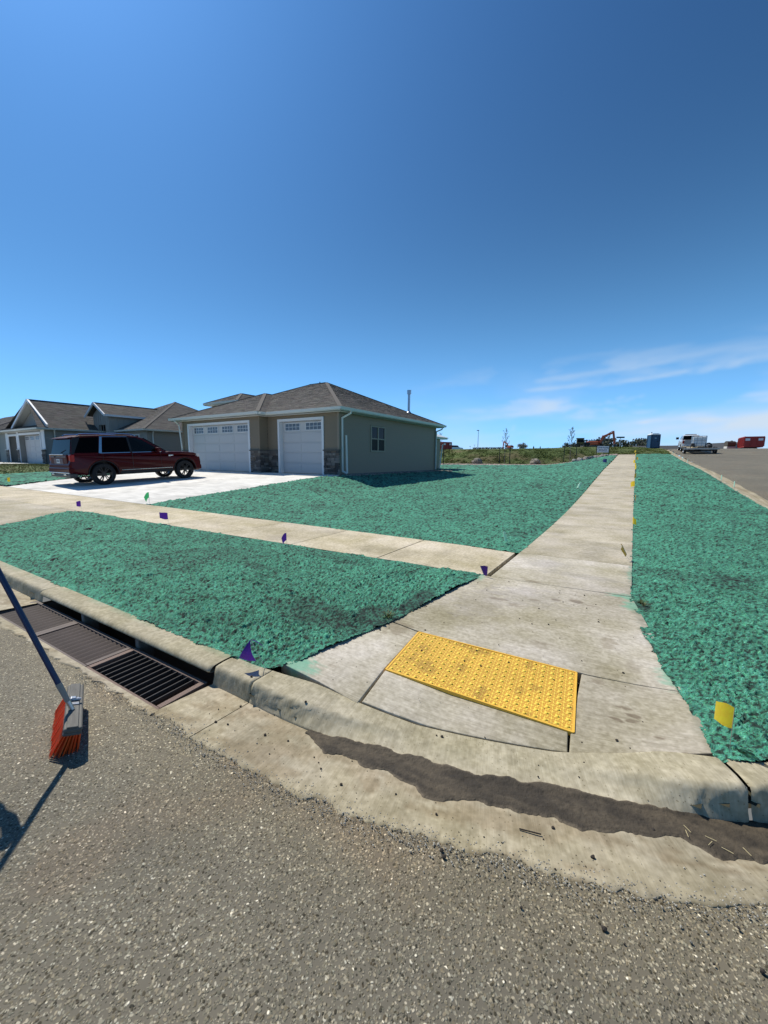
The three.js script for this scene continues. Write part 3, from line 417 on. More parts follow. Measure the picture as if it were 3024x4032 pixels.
seg.forEach((s, k) => { const x0 = s[0] && s[0][0]; if (s.length < 2 || (x0 > -5.4 && x0 < -5.3)) return; const q = s.map((p) => p); part(gutter, 'gutter_slab', sweep(q, (x, z) => { const fd = flowD(x, z), b = baseY(x, z) - fd; const o = [[0.02, b - 0.004]]; const lp = -lip(x, z); for (let i = 0; i <= 16; i++) { const d = -lp * i / 16; o.push([d, b + (0.024 + fd - 0.135) * (-d / 0.42) + 0.002 * (vnoise(x * 25, z * 25 + d * 25) - 0.5)]); } o.push([-lp - 0.006, b + fd - 0.127]); return o; }, gutCol(k)), MAT.concreteT); });

// the strip of pan in front of the grates
part(gutter, 'gutter_slab', sweep(PATH.filter((p) => p[0] > -5.5 && p[0] < -2.47 && p[1] > -6), (x, z) => { const b = baseY(x, z) - 0.135, o = []; const lp = -lip(x, z) + 0.03; for (let i = 0; i <= 4; i++) o.push([lerp(-0.386, -lp, i / 4), b + 0.024 + 0.002 * (vnoise(x * 25, i) - 0.5)]); o.push([-lp - 0.006, b + 0.006]); return o; }, gutCol(3)), MAT.concreteT);
// damp silt lying in the gutter
const siltBase = (x, z) => { const d = kerbDist(x, z), b = baseY(x, z) - flowD(x, z); return d > 0 ? lerp(b + 0.001, gutY(x, z), rampness(x, z)) : gutY(x, z); };
{
  const lo = [[-1.56, -1.60], [-1.46, -1.55], [-1.36, -1.53], [-1.22, -1.555], [-1.11, -1.57], [-0.99, -1.615], [-0.9, -1.60], [-0.84, -1.595], [-0.75, -1.56], [-0.67, -1.58], [-0.58, -1.65], [-0.49, -1.70], [-0.36, -1.72], [-0.18, -1.81], [-0.06, -1.81], [0.10, -1.90], [0.19, -1.94], [0.28, -1.99], [0.33, -2.01], [0.41, -2.0], [0.47, -2.0], [0.52, -2.04], [0.62, -2.09], [0.9, -2.3], [1.3, -2.65], [1.8, -3.1]];
  const hi = [[-1.58, -1.61], [-1.36, -1.675], [-1.08, -1.745], [-0.88, -1.79], [-0.68, -1.84], [-0.50, -1.90], [-0.32, -1.965], [-0.20, -2.02], [0.0, -2.075], [0.3, -2.19], [0.62, -2.36], [1.0, -2.62], [1.4, -2.95], [1.85, -3.4]];
  const zAt = (arr, x) => pl(x, arr); const pos = [], idx = [], uv = [], cl = []; const NX = 420, NZ = 34;
  for (let i = 0; i <= NX; i++) { const x = lerp(-1.57, 1.8, i / NX); const wob = 0.05 * (fbm(x * 11, 3, 4) - 0.5) + 0.012 * (vnoise(x * 70, 1) - 0.5); const a = zAt(lo, x) + wob, b = zAt(hi, x) + 0.05 * (fbm(x * 14, 8, 4) - 0.5);
    for (let j = 0; j <= NZ; j++) { const t = j / NZ, z = lerp(a, b, t), edge = Math.min(1, Math.min(t, 1 - t) * 9); const y = siltBase(x, z) + (edge < 0.02 ? -0.002 : 0.003 + 0.005 * edge + edge * 0.016 * sstep(0.1, 0.7, x) * fbm(x * 9, z * 14, 4) + edge * 0.009 * (fbm(x * 34 + 4 * z, z * 60, 3) - 0.5)); pos.push(x, y, z); uv.push(x, z); const wet = sstep(0.42, 0.62, fbm(x * 3.2 + 2, z * 9, 4)), gr = 0.45 + 0.7 * fbm(x * 50, z * 50, 2) + 0.5 * fbm(x * 11, z * 24, 3), dryE = 1 - sstep(0.0, 0.09, Math.min(t, 1 - t) + 0.05 * (fbm(x * 30, z * 30, 2) - 0.5)); cl.push(gr * lerp(lerp(0.062, 0.034, wet), 0.12, dryE), gr * lerp(lerp(0.048, 0.026, wet), 0.094, dryE), gr * lerp(lerp(0.030, 0.016, wet), 0.062, dryE)); } }
  for (let i = 0; i < NX; i++) for (let j = 0; j < NZ; j++) { const p = i * (NZ + 1) + j; idx.push(p, p + NZ + 1, p + NZ + 2, p, p + NZ + 2, p + 1); }
  const g = new THREE.BufferGeometry(); g.setAttribute('color', new THREE.Float32BufferAttribute(cl, 3)); g.setAttribute('position', new THREE.Float32BufferAttribute(pos, 3)); g.setAttribute('uv', new THREE.Float32BufferAttribute(uv, 2)); g.setIndex(idx); g.computeVertexNormals(); struct('silt', g, MAT.mud, 'dark damp silt washed into the gutter');
}
// ------------------------------------------------------------------ house parts
const unitStone = new RoundedBoxGeometry(1, 1, 1, 1, 0.09);
const stoneMats = [[0.30, 0.29, 0.27], [0.20, 0.185, 0.17], [0.11, 0.10, 0.095], [0.36, 0.34, 0.31], [0.24, 0.20, 0.165], [0.15, 0.14, 0.135], [0.27, 0.25, 0.235]].map((c) => std(c, 0.92, { bumpMap: grainBump, bumpScale: 0.012, map: speckle }));
const houseMat = {
  taupe: std([0.225, 0.180, 0.125], 0.75), sage: std([0.27, 0.215, 0.16], 0.6), grey: std([0.30, 0.295, 0.275], 0.7), core: std([0.07, 0.07, 0.065], 0.9),
  soffit: std([0.58, 0.60, 0.58], 0.6), cap: std([0.10, 0.095, 0.085], 0.85), glass: new THREE.MeshPhysicalMaterial({ color: 0x08090a, roughness: 0.06, specularIntensity: 0.6, ior: 1.35 }), greyGlass: std([0.10, 0.115, 0.14], 0.1), tan: std([0.30, 0.26, 0.20], 0.6), found: std([0.3, 0.29, 0.27], 0.95, { map: speckle }), flue: metal([0.42, 0.45, 0.5], 0.35),
  shingle: new THREE.MeshStandardMaterial({ vertexColors: true, roughness: 0.95, bumpMap: grainBump, bumpScale: 0.004, side: THREE.DoubleSide }),
};
// shingles: every tab is a thin wedge; all tabs of a plane are one part
function shingles(planes, seed, pal) {
  const r = rng(seed), pos = [], col = [], uv = [];
  const tri = (a, b, c, k) => { for (const p of [a, b, c]) { pos.push(p.x, p.y, p.z); col.push(...k); uv.push(p.x + p.z, p.y * 2); } };
  for (const [A, B, C, D] of planes) {
    const a = V(...A), b = V(...B), c = V(...C), d = V(...D); const n = b.clone().sub(a).cross(d.clone().sub(a)).normalize(); if (n.y < 0) n.negate();
    const rowsLen = Math.max(a.distanceTo(d), 0.3), N = Math.max(1, Math.round(rowsLen / 0.15)), along2 = b.clone().sub(a).normalize();
    for (let i = 0; i < N; i++) {
      const f0 = i / N, f1 = Math.min(1, (i + 1.12) / N); const L0 = a.clone().lerp(d, f0), R0 = b.clone().lerp(c, f0), L1 = a.clone().lerp(d, f1), R1 = b.clone().lerp(c, f1);
      const w0 = L0.distanceTo(R0); if (w0 < 0.03) continue; let t = 0;
      while (t < w0 - 0.001) { let t2 = Math.min(w0, t + 0.16 + 0.34 * r()); if (w0 - t2 < 0.1) t2 = w0; const u0 = t / w0, u1 = t2 / w0, th = 0.012 + 0.008 * r();
        const p0 = L0.clone().lerp(R0, u0).addScaledVector(n, th), p1 = L0.clone().lerp(R0, u1).addScaledVector(n, th), p2 = L1.clone().lerp(R1, u1).addScaledVector(n, 0.002), p3 = L1.clone().lerp(R1, u0).addScaledVector(n, 0.002), q0 = p0.clone().addScaledVector(n, -th), q1 = p1.clone().addScaledVector(n, -th);
        const v = 0.72 + 0.55 * r(), k = pal.map((x, j) => x * v * (1 + 0.1 * (r() - 0.5))); tri(p0, p1, p2, k); tri(p0, p2, p3, k); tri(q0, q1, p1, k); tri(q0, p1, p0, k); t = t2; }
    }
  }
  const g = new THREE.BufferGeometry(); g.setAttribute('position', new THREE.Float32BufferAttribute(pos, 3)); g.setAttribute('color', new THREE.Float32BufferAttribute(col, 3)); g.setAttribute('uv', new THREE.Float32BufferAttribute(uv, 2)); g.computeVertexNormals(); return g;
}
function roof(parent, planes, caps, seed, pal, mat = houseMat.cap) {
  const deck = part(parent, 'roof', planes.map(([a, b, c, d]) => quad(a, b, c, d)), houseMat.core);
  part(deck, 'shingles', shingles(planes, seed, pal), houseMat.shingle, null, 'stuff');
  const capMat = std(pal.map((x) => x * 0.8), 0.95);
  for (const [p, q] of caps) part(deck, 'ridge_cap', beam([p[0], p[1] + 0.006, p[2]], [q[0], q[1] + 0.006, q[2]], 0.2, 0.022), capMat);
  return deck;
}
function stones(parent, x0, x1, y0, y1, place, seed) {                    // place(u, y, w, h, depth) -> position and size of a stone
  const r = rng(seed); let y = y0;
  while (y < y1 - 0.02) { let h = 0.065 + 0.085 * r(); if (y1 - y - h < 0.05) h = y1 - y; let u = x0; while (u < x1 - 0.01) { let w = 0.13 + 0.34 * r() * (h > 0.1 ? 0.7 : 1.2); if (x1 - u - w < 0.1) w = x1 - u; const d = 0.05 + 0.04 * r(); const m = new THREE.Mesh(unitStone, stoneMats[Math.floor(r() * stoneMats.length)]); m.name = 'stone'; m.castShadow = m.receiveShadow = true; place(m, u + w / 2, y + h / 2, w - 0.008, h - 0.008, d); parent.add(m); u += w; } y += h; }
}
// lap boards: wedge lying along +x from a to b on a wall facing +z (local); turned by the caller
const boardCache = new Map();
function lapBoard(len, h) { const k = len.toFixed(2) + '_' + h.toFixed(3); if (!boardCache.has(k)) { const s = extrude([[0, 0], [0.022, 0], [0.004, h + 0.015], [0, h + 0.015]], len); s.rotateY(-Math.PI / 2); boardCache.set(k, s); } return boardCache.get(k); }
function siding(parent, wall, spans, y0, y1, step, mat, name = 'siding_board') {   // wall(uMid) -> [x, z, turn]; spans(y) -> list of [u0, u1]
  for (let y = y0; y < y1 - 0.01; y += step) { const h = Math.min(step, y1 - y); for (const [a, b] of spans(y + step / 2)) { if (b - a < 0.03) continue; const m = new THREE.Mesh(lapBoard(b - a, h), mat); const [x, z, t] = wall((a + b) / 2); m.position.set(x, y, z); m.rotation.y = t; m.name = name; m.castShadow = m.receiveShadow = true; parent.add(m); } }
}
function garageDoor(parent, x0, x1, y0, y1, z, cols, rows, winCols, dark) {
  const door = part(parent, 'garage_door', span(x0, x1, y0, y1, z - 0.05, z - 0.02), MAT.doorWhite);
  const h = (y1 - y0) / rows, w = (x1 - x0) / cols;
  for (let i = 0; i < rows; i++) { part(door, 'door_section', rspan(x0 + 0.01, x1 - 0.01, y0 + i * h + 0.006, y0 + (i + 1) * h - 0.006, z - 0.02, z, 0.008), MAT.doorWhite);
    for (let j = 0; j < cols; j++) { const a = x0 + j * w + 0.09 * w, b = x0 + (j + 1) * w - 0.09 * w, c = y0 + i * h + 0.12 * h, d = y0 + (i + 1) * h - 0.12 * h;
      if (i === rows - 1) { const wa = a + (b - a) * 0.05, wb = b - (b - a) * 0.05, fr = 0.03; part(door, 'window_frame', [span(wa, wb, c, c + fr, z, z + 0.025), span(wa, wb, d - fr, d, z, z + 0.025), span(wa, wa + fr, c + fr, d - fr, z, z + 0.025), span(wb - fr, wb, c + fr, d - fr, z, z + 0.025), span(wa + fr, wb - fr, (c + d) / 2 - 0.009, (c + d) / 2 + 0.009, z, z + 0.018), ...[1, 2, 3].map((q) => { const xm = lerp(wa + fr, wb - fr, q / 4); return span(xm - 0.009, xm + 0.009, c + fr, d - fr, z, z + 0.02); })], MAT.trim);
        for (let q = 0; q < 4; q++) for (let s = 0; s < 2; s++) { const xa = lerp(wa + fr, wb - fr, q / 4), xb = lerp(wa + fr, wb - fr, (q + 1) / 4), ya = lerp(c + fr, d - fr, s / 2), yb = lerp(c + fr, d - fr, (s + 1) / 2); part(door, 'pane', span(xa + 0.008, xb - 0.008, ya + 0.008, yb - 0.008, z + 0.002, z + 0.006), houseMat.greyGlass); } }
      else part(door, 'door_panel', rspan(a, b, c, d, z - 0.002, z + 0.012, 0.01), MAT.doorWhite); } }
  return door;
}
const frame = (x0, x1, y0, y1, z, w, t = 0.03, sill = false) => [span(x0 - w, x0, y0, y1, z, z + t), span(x1, x1 + w, y0, y1, z, z + t), span(x0 - w, x1 + w, y1, y1 + w, z, z + t + 0.004), ...(sill ? [span(x0 - w, x1 + w, y0 - w, y0, z, z + t + 0.004)] : [])];
const gutterBox = (x0, x1, y, z) => extrude([[0, 0], [0.10, 0.0], [0.13, 0.12], [0.115, 0.12], [0.09, 0.015], [0.0, 0.015]], Math.abs(x1 - x0)).rotateY(-Math.PI / 2).translate((x0 + x1) / 2, y, z);

// ------------------------------------------------------------------ the garage house
{
  const h = thing('garage_house', 'low house with tan siding, stone piers and two white garage doors', 'house', [0, 0, 0]);
  const B = 0.74, ZR = -14.7, ZL = -14.15, XR = -11.95, XL = -24.1, XC = -16.92, ST = 1.9, TOP = 3.72;
  part(h, 'wall_core', [span(XL + 0.03, XR - 0.03, 0.4, TOP + 0.1, ZR - 0.42, -25.42), span(XL + 0.03, -23.6, 0.4, TOP + 0.1, ZL - 0.03, ZR - 0.42), span(-17.62, XC - 0.03, 0.4, TOP + 0.1, ZL - 0.03, ZR - 0.42), span(-23.6, -17.62, 3.44, TOP + 0.1, ZL - 0.03, ZR - 0.42), span(XC - 0.03, -16.02, 0.4, TOP + 0.1, ZR - 0.03, ZR - 0.42), span(-13.0, XR - 0.03, 0.4, TOP + 0.1, ZR - 0.03, ZR - 0.42), span(-16.02, -13.0, 3.44, TOP + 0.1, ZR - 0.03, ZR - 0.42)], houseMat.core);
  part(h, 'foundation', [span(XR - 0.02, XR + 0.012, 0.3, 0.79, ZR, -25.45), span(XL, XR, 0.3, 0.735, -25.45, -25.48)], houseMat.found);
  // boards: right side wall (faces +x), interrupted by the window
  const wz0 = -17.40, wz1 = -18.75, wy0 = 1.95, wy1 = 3.25;
  siding(h, (u) => [XR - 0.02, -u, Math.PI / 2], (y) => (y > wy0 - 0.05 && y < wy1 + 0.03 ? [[-ZR + 0.1, -wz0 - 0.05], [-wz1 + 0.05, 25.36]] : [[-ZR + 0.1, 25.36]]), 0.79, TOP, 0.1145, houseMat.sage);
  // front boards
  siding(h, (u) => [u, ZR - 0.02, 0], (y) => (y > 3.5 ? [[XC, XR - 0.09]] : [[XC, -16.16], [-12.87, XR - 0.09]]), ST + 0.06, TOP, 0.178, houseMat.taupe);
  siding(h, (u) => [u, ZL - 0.02, 0], (y) => (y > 3.5 ? [[XL + 0.09, XC - 0.05]] : [[XL + 0.09, -23.53], [-17.69, XC - 0.05]]), ST + 0.06, TOP, 0.178, houseMat.taupe);
  siding(h, (u) => [XC - 0.02, -u, Math.PI / 2], () => [[-ZL + 0.05, -ZR]], ST + 0.06, TOP, 0.178, houseMat.taupe);
  siding(h, (u) => [XL + 0.03, -u, -Math.PI / 2], () => [[-ZL + 0.1, 25.36]], 0.79, TOP, 0.178, houseMat.taupe);
  for (const g of [[XR - 0.09, XR + 0.02, ST + 0.06, TOP, ZR, ZR + 0.022], [XR - 0.01, XR + 0.026, 0.72, TOP, ZR - 0.1, ZR + 0.02], [XR - 0.01, XR + 0.026, 0.72, TOP, -25.46, -25.36], [XL - 0.02, XL + 0.09, ST + 0.06, TOP, ZL, ZL + 0.022], [XC - 0.06, XC + 0.022, ST + 0.06, TOP, ZL - 0.06, ZL + 0.024]]) part(h, 'corner_board', span(...g), g[0] > -13 ? houseMat.sage : houseMat.taupe);
  // stone veneer and ledger caps
  const zFace = (Z) => (m, u, y, w, hh, d) => { m.scale.set(w, hh, d); m.position.set(u, y, Z + d / 2 - 0.03); };
  stones(h, XC + 0.04, -16.14, B, ST, zFace(ZR), 21); stones(h, -12.89, XR + 0.04, B - 0.06, ST, zFace(ZR), 22); stones(h, -17.68, XC + 0.03, B, ST, zFace(ZL), 23); stones(h, XL - 0.02, -23.54, B, ST, zFace(ZL), 24);
  stones(h, -ZL, -ZR, B, ST, (m, u, y, w, hh, d) => { m.scale.set(d, hh, w); m.position.set(XC + d / 2 - 0.03, y, -u); }, 25);
  for (const g of [[XC + 0.06, -16.13, ST, ST + 0.06, ZR - 0.02, ZR + 0.10], [-12.9, XR + 0.06, ST, ST + 0.06, ZR - 0.02, ZR + 0.10], [-17.7, XC + 0.08, ST, ST + 0.06, ZL - 0.02, ZL + 0.10], [XC - 0.02, XC + 0.10, ST, ST + 0.058, ZR + 0.101, ZL - 0.021], [XL - 0.04, -23.53, ST, ST + 0.06, ZL - 0.02, ZL + 0.10]]) part(h, 'ledger_cap', span(...g), houseMat.cap);
  // garage doors with their trims and jambs
  part(h, 'door_trim', frame(-23.4, -17.82, B - 0.01, 3.42, ZL - 0.01, 0.13, 0.04), MAT.trim); part(h, 'door_trim', frame(-15.98, -13.02, B - 0.01, 3.42, ZR - 0.01, 0.13, 0.04), MAT.trim);
  for (const [a, b, Z] of [[-23.4, -17.82, ZL], [-15.98, -13.02, ZR]]) { part(h, 'door_jamb', [span(a - 0.012, a, B, 3.42, Z - 0.3, Z - 0.012), span(b, b + 0.012, B, 3.42, Z - 0.3, Z - 0.012), span(a, b, 3.42, 3.432, Z - 0.3, Z - 0.012)], MAT.trim); garageDoor(h, a, b, B + 0.005, 3.41, Z - 0.22, a < -20 ? 4 : 2, 5); }
  // side window: two double-hung sashes
  { const z0 = wz0, z1 = wz1, X = XR; const w = part(h, 'window', [span(X - 0.02, X + 0.03, wy0 - 0.05, wy0 + 0.03, z0 + 0.05, z1 - 0.05), span(X - 0.02, X + 0.03, wy1 - 0.03, wy1 + 0.04, z0 + 0.05, z1 - 0.05), span(X - 0.02, X + 0.028, wy0 + 0.03, wy1 - 0.03, z0 + 0.05, z0 - 0.05), span(X - 0.02, X + 0.028, wy0 + 0.03, wy1 - 0.03, z1 + 0.05, z1 - 0.05), span(X - 0.02, X + 0.024, wy0 + 0.03, wy1 - 0.03, (z0 + z1) / 2 + 0.055, (z0 + z1) / 2 - 0.055), span(X - 0.02, X + 0.02, (wy0 + wy1) / 2 - 0.03, (wy0 + wy1) / 2 + 0.03, z0 - 0.05, z1 + 0.05)], houseMat.tan);
    for (const [a, b] of [[z0 - 0.05, (z0 + z1) / 2 + 0.055], [(z0 + z1) / 2 - 0.055, z1 + 0.05]]) for (const [c, d] of [[wy0 + 0.03, (wy0 + wy1) / 2 - 0.03], [(wy0 + wy1) / 2 + 0.03, wy1 - 0.03]]) part(w, c < 2.3 ? 'insect_screen' : 'pane', span(X - 0.01, X - 0.004, c, d, a, b), c < 2.3 ? MAT.dark : houseMat.glass); }
  // eaves
  const EY = 3.9, x0 = -24.55, x1 = -11.5, zf = -14.25, zb = -25.9, zl = -13.7, xs = -16.5;
  part(h, 'soffit', [span(XR, x1, TOP, TOP + 0.02, zf, zb), span(xs, XR, TOP, TOP + 0.02, zf, ZR), span(x0, xs, TOP, TOP + 0.021, zl, ZL), span(XC, xs, TOP, TOP + 0.019, ZL, ZR), span(x0, XL, TOP, TOP + 0.02, ZL, zb), span(XL, XR, TOP, TOP + 0.02, -25.45, zb)], houseMat.soffit);
  part(h, 'fascia', [span(x1 - 0.02, x1, TOP, EY, zf, zb), span(xs, x1 - 0.02, TOP, EY, zf - 0.02, zf), span(x0, xs, TOP, EY, zl - 0.02, zl), span(xs - 0.02, xs, TOP, EY, zl - 0.02, zf), span(x0, x0 + 0.02, TOP, EY, zl - 0.02, zb), span(x0 + 0.02, x1 - 0.02, TOP, EY, zb, zb + 0.02)], MAT.gutterWhite);
  part(h, 'gutter', gutterBox(xs + 0.13, x1 + 0.12, EY - 0.13, zf), MAT.gutterWhite); part(h, 'gutter', gutterBox(x0 - 0.12, xs + 0.12, EY - 0.13, zl), MAT.gutterWhite);
  part(h, 'gutter', gutterBox(0, zf - zb + 0.24, 0, 0).rotateY(Math.PI / 2).translate(x1, EY - 0.13, zf + 0.12), MAT.gutterWhite); part(h, 'gutter', gutterBox(0.13, zl - zf, 0, 0).rotateY(Math.PI / 2).translate(xs, EY - 0.131, zl), MAT.gutterWhite);
  // downspouts
  const spout = (pts, n) => part(h, n || 'downspout', merge(pts.slice(1).map((p, i) => { const q = pts[i]; const a = V(...q), b = V(...p), d = b.clone().sub(a); const g = rbox(0.085, d.length() + 0.05, 0.065, 0, 0, 0, 0.012); g.applyQuaternion(new THREE.Quaternion().setFromUnitVectors(V(0, 1, 0), d.normalize())); return g.translate((a.x + b.x) / 2, (a.y + b.y) / 2, (a.z + b.z) / 2); })), MAT.gutterWhite);
  spout([[x1 + 0.05, 3.76, -15.0], [x1 + 0.02, 3.66, -15.0], [XR + 0.08, 3.45, -14.86], [XR + 0.08, 0.92, -14.86], [XR + 0.22, 0.82, -15.0]]);
  spout([[XR + 0.22, 0.84, -15.04], [XR + 0.17, 2.62, -15.04]], 'folded_downspout_extension');
  spout([[x1 + 0.05, 3.76, -25.55], [x1, 3.6, -25.5], [XR + 0.08, 3.45, -25.4], [XR + 0.08, 0.85, -25.4]]); spout([[XR + 0.3, 0.9, -25.6], [XR + 0.42, 2.55, -25.75]], 'folded_downspout_extension');
  spout([[XL + 0.1, 3.72, -13.62], [XL - 0.1, 3.5, -14.0], [XL - 0.1, 0.85, -14.2]]);
  // roof
  const AP = [-17.32, 6.42, -20.07], AQ = [-18.73, 6.42, -20.07], BP = [-20.52, 5.65, -17.72], BQ = [-20.52, 5.65, -18.29];
  const y = EY, pal = [0.140, 0.124, 0.106];
  const P = [[[x0, y, zf], [x1, y, zf], AP, AQ], [[x1, y, zf], [x1, y, zb], AP, AP], [[x1, y, zb], [x0, y, zb], AQ, AP], [[x0, y, zb], [x0, y, zf], AQ, AQ], [[x0, y, zl], [xs, y, zl], BP, BP], [[xs, y, zl], [xs, y, zf], BQ, BP], [[x0, y, zf], [x0, y, zl], BP, BQ]];
  roof(h, P, [[[x1, y, zf], AP], [AP, AQ], [[x1, y, zb], AP], [[x0, y, zb], AQ], [AQ, BQ], [[xs, y, zl], BP], [[x0, y, zl], BP], [BP, BQ]], 3, pal);
  // entry tower behind, with its own hip roof
  { const t0 = -27.6, t1 = -23.8, f0 = -18, f1 = -24, e = 5.53, ap = [-25.7, 6.37, -19.9], aq = [-25.7, 6.37, -22.1]; part(h, 'tower_wall', span(-27.2, -24.2, 0.5, e - 0.02, -18.4, -23.6), houseMat.taupe); part(h, 'tower_soffit', span(t0, t1, e - 0.18, e - 0.16, f0, f1), houseMat.soffit);
    part(h, 'tower_gutter', [gutterBox(t0, t1, e - 0.13, f0), span(t0 - 0.1, t0, e - 0.16, e, f0, f1), span(t1, t1 + 0.1, e - 0.16, e, f0, f1), span(t0, t1, e - 0.17, e - 0.01, f0 - 0.02, f0)], MAT.gutterWhite);
    roof(h, [[[t0, e, f0], [t1, e, f0], ap, ap], [[t1, e, f0], [t1, e, f1], aq, ap], [[t1, e, f1], [t0, e, f1], aq, aq], [[t0, e, f1], [t0, e, f0], ap, aq]], [[[t0, e, f0], ap], [[t1, e, f0], ap], [ap, aq]], 4, pal);
    part(h, 'porch_roof', [span(-28.6, -24.2, 3.62, 3.78, -17.2, -20)], MAT.gutterWhite); part(h, 'rear_wall', span(-20, -14.1, 0.5, 3.2, -25.5, -31), houseMat.sage); part(h, 'rear_eave', [span(-14.1, -13.6, 3.2, 3.34, -25.9, -31.4), quad([-13.5, 3.34, -25.9], [-13.5, 3.34, -31.4], [-17, 4.5, -31.4], [-17, 4.5, -25.9], 0.05)], MAT.gutterWhite); }
  // flue pipe with storm collar and cap; small plumbing vent
  const fl = part(h, 'flue_pipe', new THREE.CylinderGeometry(0.085, 0.085, 1.5, 16).translate(-13.2, 5.16, -23.75), houseMat.flue); part(fl, 'flue_cap', [new THREE.CylinderGeometry(0.14, 0.14, 0.24, 16).translate(-13.2, 6.0, -23.75), new THREE.CylinderGeometry(0.15, 0.15, 0.02, 16).translate(-13.2, 6.13, -23.75)], houseMat.flue); part(fl, 'storm_collar', new THREE.CylinderGeometry(0.1, 0.2, 0.12, 16).translate(-13.2, 4.68, -23.75), houseMat.flue);
  part(h, 'vent_pipe', new THREE.CylinderGeometry(0.035, 0.035, 0.6, 10).translate(-18.9, 6.5, -21.2), MAT.dark);
}

// ------------------------------------------------------------------ the neighbouring house
{
  const h = thing('gabled_house', 'light grey gabled house behind the parked vehicle', 'house');
  const Z = -11.5, B = 0.9, T = 3.5, E = 3.65, X0 = -49.5, X1 = -38.3, pal = [0.105, 0.096, 0.086];
  part(h, 'wall_core', [span(X0, -46.8, 0.5, T, Z, -22), span(-44.5, -44.05, 0.5, T, Z, -22), span(-39.0, X1, 0.5, T, Z, -22), span(-46.8, -39, 3.2, T, Z, -22), span(-46.8, -39.0, 0.5, 3.2, Z - 0.5, -22)], houseMat.grey);
  siding(h, (u) => [X1 - 0.01, -u, Math.PI / 2], () => [[11.6, 16.2]], 0.92, T, 0.16, houseMat.grey);
  part(h, 'entry_door', span(-46.5, -44.7, B, 3.1, Z - 0.46, Z - 0.4), std([0.05, 0.052, 0.055], 0.5)); part(h, 'door_trim', frame(-46.6, -44.6, B, 3.18, Z, 0.16, 0.05), MAT.trim); part(h, 'door_trim', frame(-44.0, -39.15, B, 3.22, Z, 0.15, 0.05), MAT.trim);
  garageDoor(h, -43.95, -39.2, B + 0.01, 3.2, Z - 0.35, 4, 5);
  for (const [a, b, s] of [[-39.0, -38.2, 31], [-44.55, -44.1, 32], [-47.5, -46.8, 33]]) { stones(h, a, b, B - 0.05, 2.0, (m, u, y, w, hh, d) => { m.scale.set(w, hh, d); m.position.set(u, y, Z + 0.02 + d / 2); }, s); part(h, 'ledger_cap', span(a - 0.03, b + 0.03, 2.0, 2.06, Z - 0.02, Z + 0.14), houseMat.soffit); part(h, 'pilaster', span(a + 0.05, b - 0.05, 2.06, T, Z + 0.001, Z + 0.03), MAT.trim); }
  // Dutch gable over a skirt roof
  const ex0 = -50.0, ex1 = -37.85, zf = -11.0, rx = -41.3 - 0.0, ry = 6.0;
  part(h, 'gutter', [gutterBox(ex0, ex1 + 0.1, E - 0.13, zf), gutterBox(0, 7, 0, 0).rotateY(Math.PI / 2).translate(ex1, E - 0.13, zf + 0.1)], MAT.gutterWhite); part(h, 'soffit', [span(ex0, ex1, T, T + 0.03, zf, Z), span(X1, ex1, T, T + 0.031, Z, -17)], houseMat.soffit); part(h, 'fascia', [span(ex0, ex1, T, E, zf - 0.02, zf), span(ex1 - 0.02, ex1, T, E, zf - 0.02, -17)], MAT.gutterWhite);
  const gl = -45.0, gr = -37.85, gy = E + 0.02, gz = -11.9; 
  const sk = 4.05, skz = -12.2;
  roof(h, [[[ex0, E, zf], [ex1, E, zf], [-38.5, sk, skz], [-49, sk, skz]], [[ex1, E, zf], [ex1, E, -17.5], [rx, ry, -17.5], [rx, ry, -11.55]], [[rx - 8.6, E, -17.5], [rx - 8.6, E, -11.9], [rx, ry, -11.55], [rx, ry, -17.5]]], [[[rx, ry, -11.5], [rx, ry, -17.5]]], 8, pal);
  part(h, 'gable_wall', extrude([[-4.2, 0], [2.8, 0], [0, 1.8]], 0.08).translate(rx, sk - 0.05, -12.15), houseMat.grey);
  part(h, 'rake_board', [beam([rx, ry - 0.06, -11.55], [-37.9, sk - 0.22, -11.6], 0.12, 0.2), beam([rx, ry - 0.06, -11.55], [rx - 4.6, sk - 0.2, -11.6], 0.12, 0.2)], MAT.trim);
  part(h, 'rake_soffit', [quad([rx, ry - 0.1, -11.55], [rx - 4.5, sk - 0.16, -11.6], [rx - 4.5, sk - 0.16, -12.2], [rx, ry - 0.1, -12.2], 0.03)], houseMat.soffit);
  const spout = (pts) => part(h, 'downspout', pts.slice(1).map((p, i) => bar(pts[i], p, 0.05, 6)), MAT.gutterWhite);
  spout([[-37.8, 3.5, -12.0], [-38.15, 3.2, -12.1], [-38.15, 0.95, -12.1]]);
  // second wing with a hip roof, and the board-and-batten entry gable between
  const W0 = -37.4, W1 = -32.0, WZ = -15.9; part(h, 'wing_wall', span(W0, W1, 0.5, T, WZ, -27), houseMat.grey); siding(h, (u) => [W1 - 0.01, -u, Math.PI / 2], () => [[16.0, 24]], 0.92, T, 0.16, houseMat.grey);
  part(h, 'wing_window', frame(-34.4, -33.2, 2.2, 3.2, WZ, 0.1, 0.05, true), MAT.trim); part(h, 'pane', span(-34.4, -33.2, 2.2, 3.2, WZ + 0.004, WZ + 0.01), houseMat.glass);
  const w0 = -44, w1 = -31.55, wz = -15.45, wb = -27.5, hp = [-37.6, 6.75, -21.5];
  part(h, 'wing_gutter', [gutterBox(-36.2, w1 + 0.1, E - 0.13, wz), gutterBox(0, 11, 0, 0).rotateY(Math.PI / 2).translate(w1, E - 0.13, wz + 0.1)], MAT.gutterWhite); part(h, 'wing_fascia', [span(-36.2, w1, T, E, wz - 0.02, wz), span(w1 - 0.02, w1, T, E, wz, wb), span(-36.2, w1, T, T + 0.02, wz, WZ)], MAT.gutterWhite);
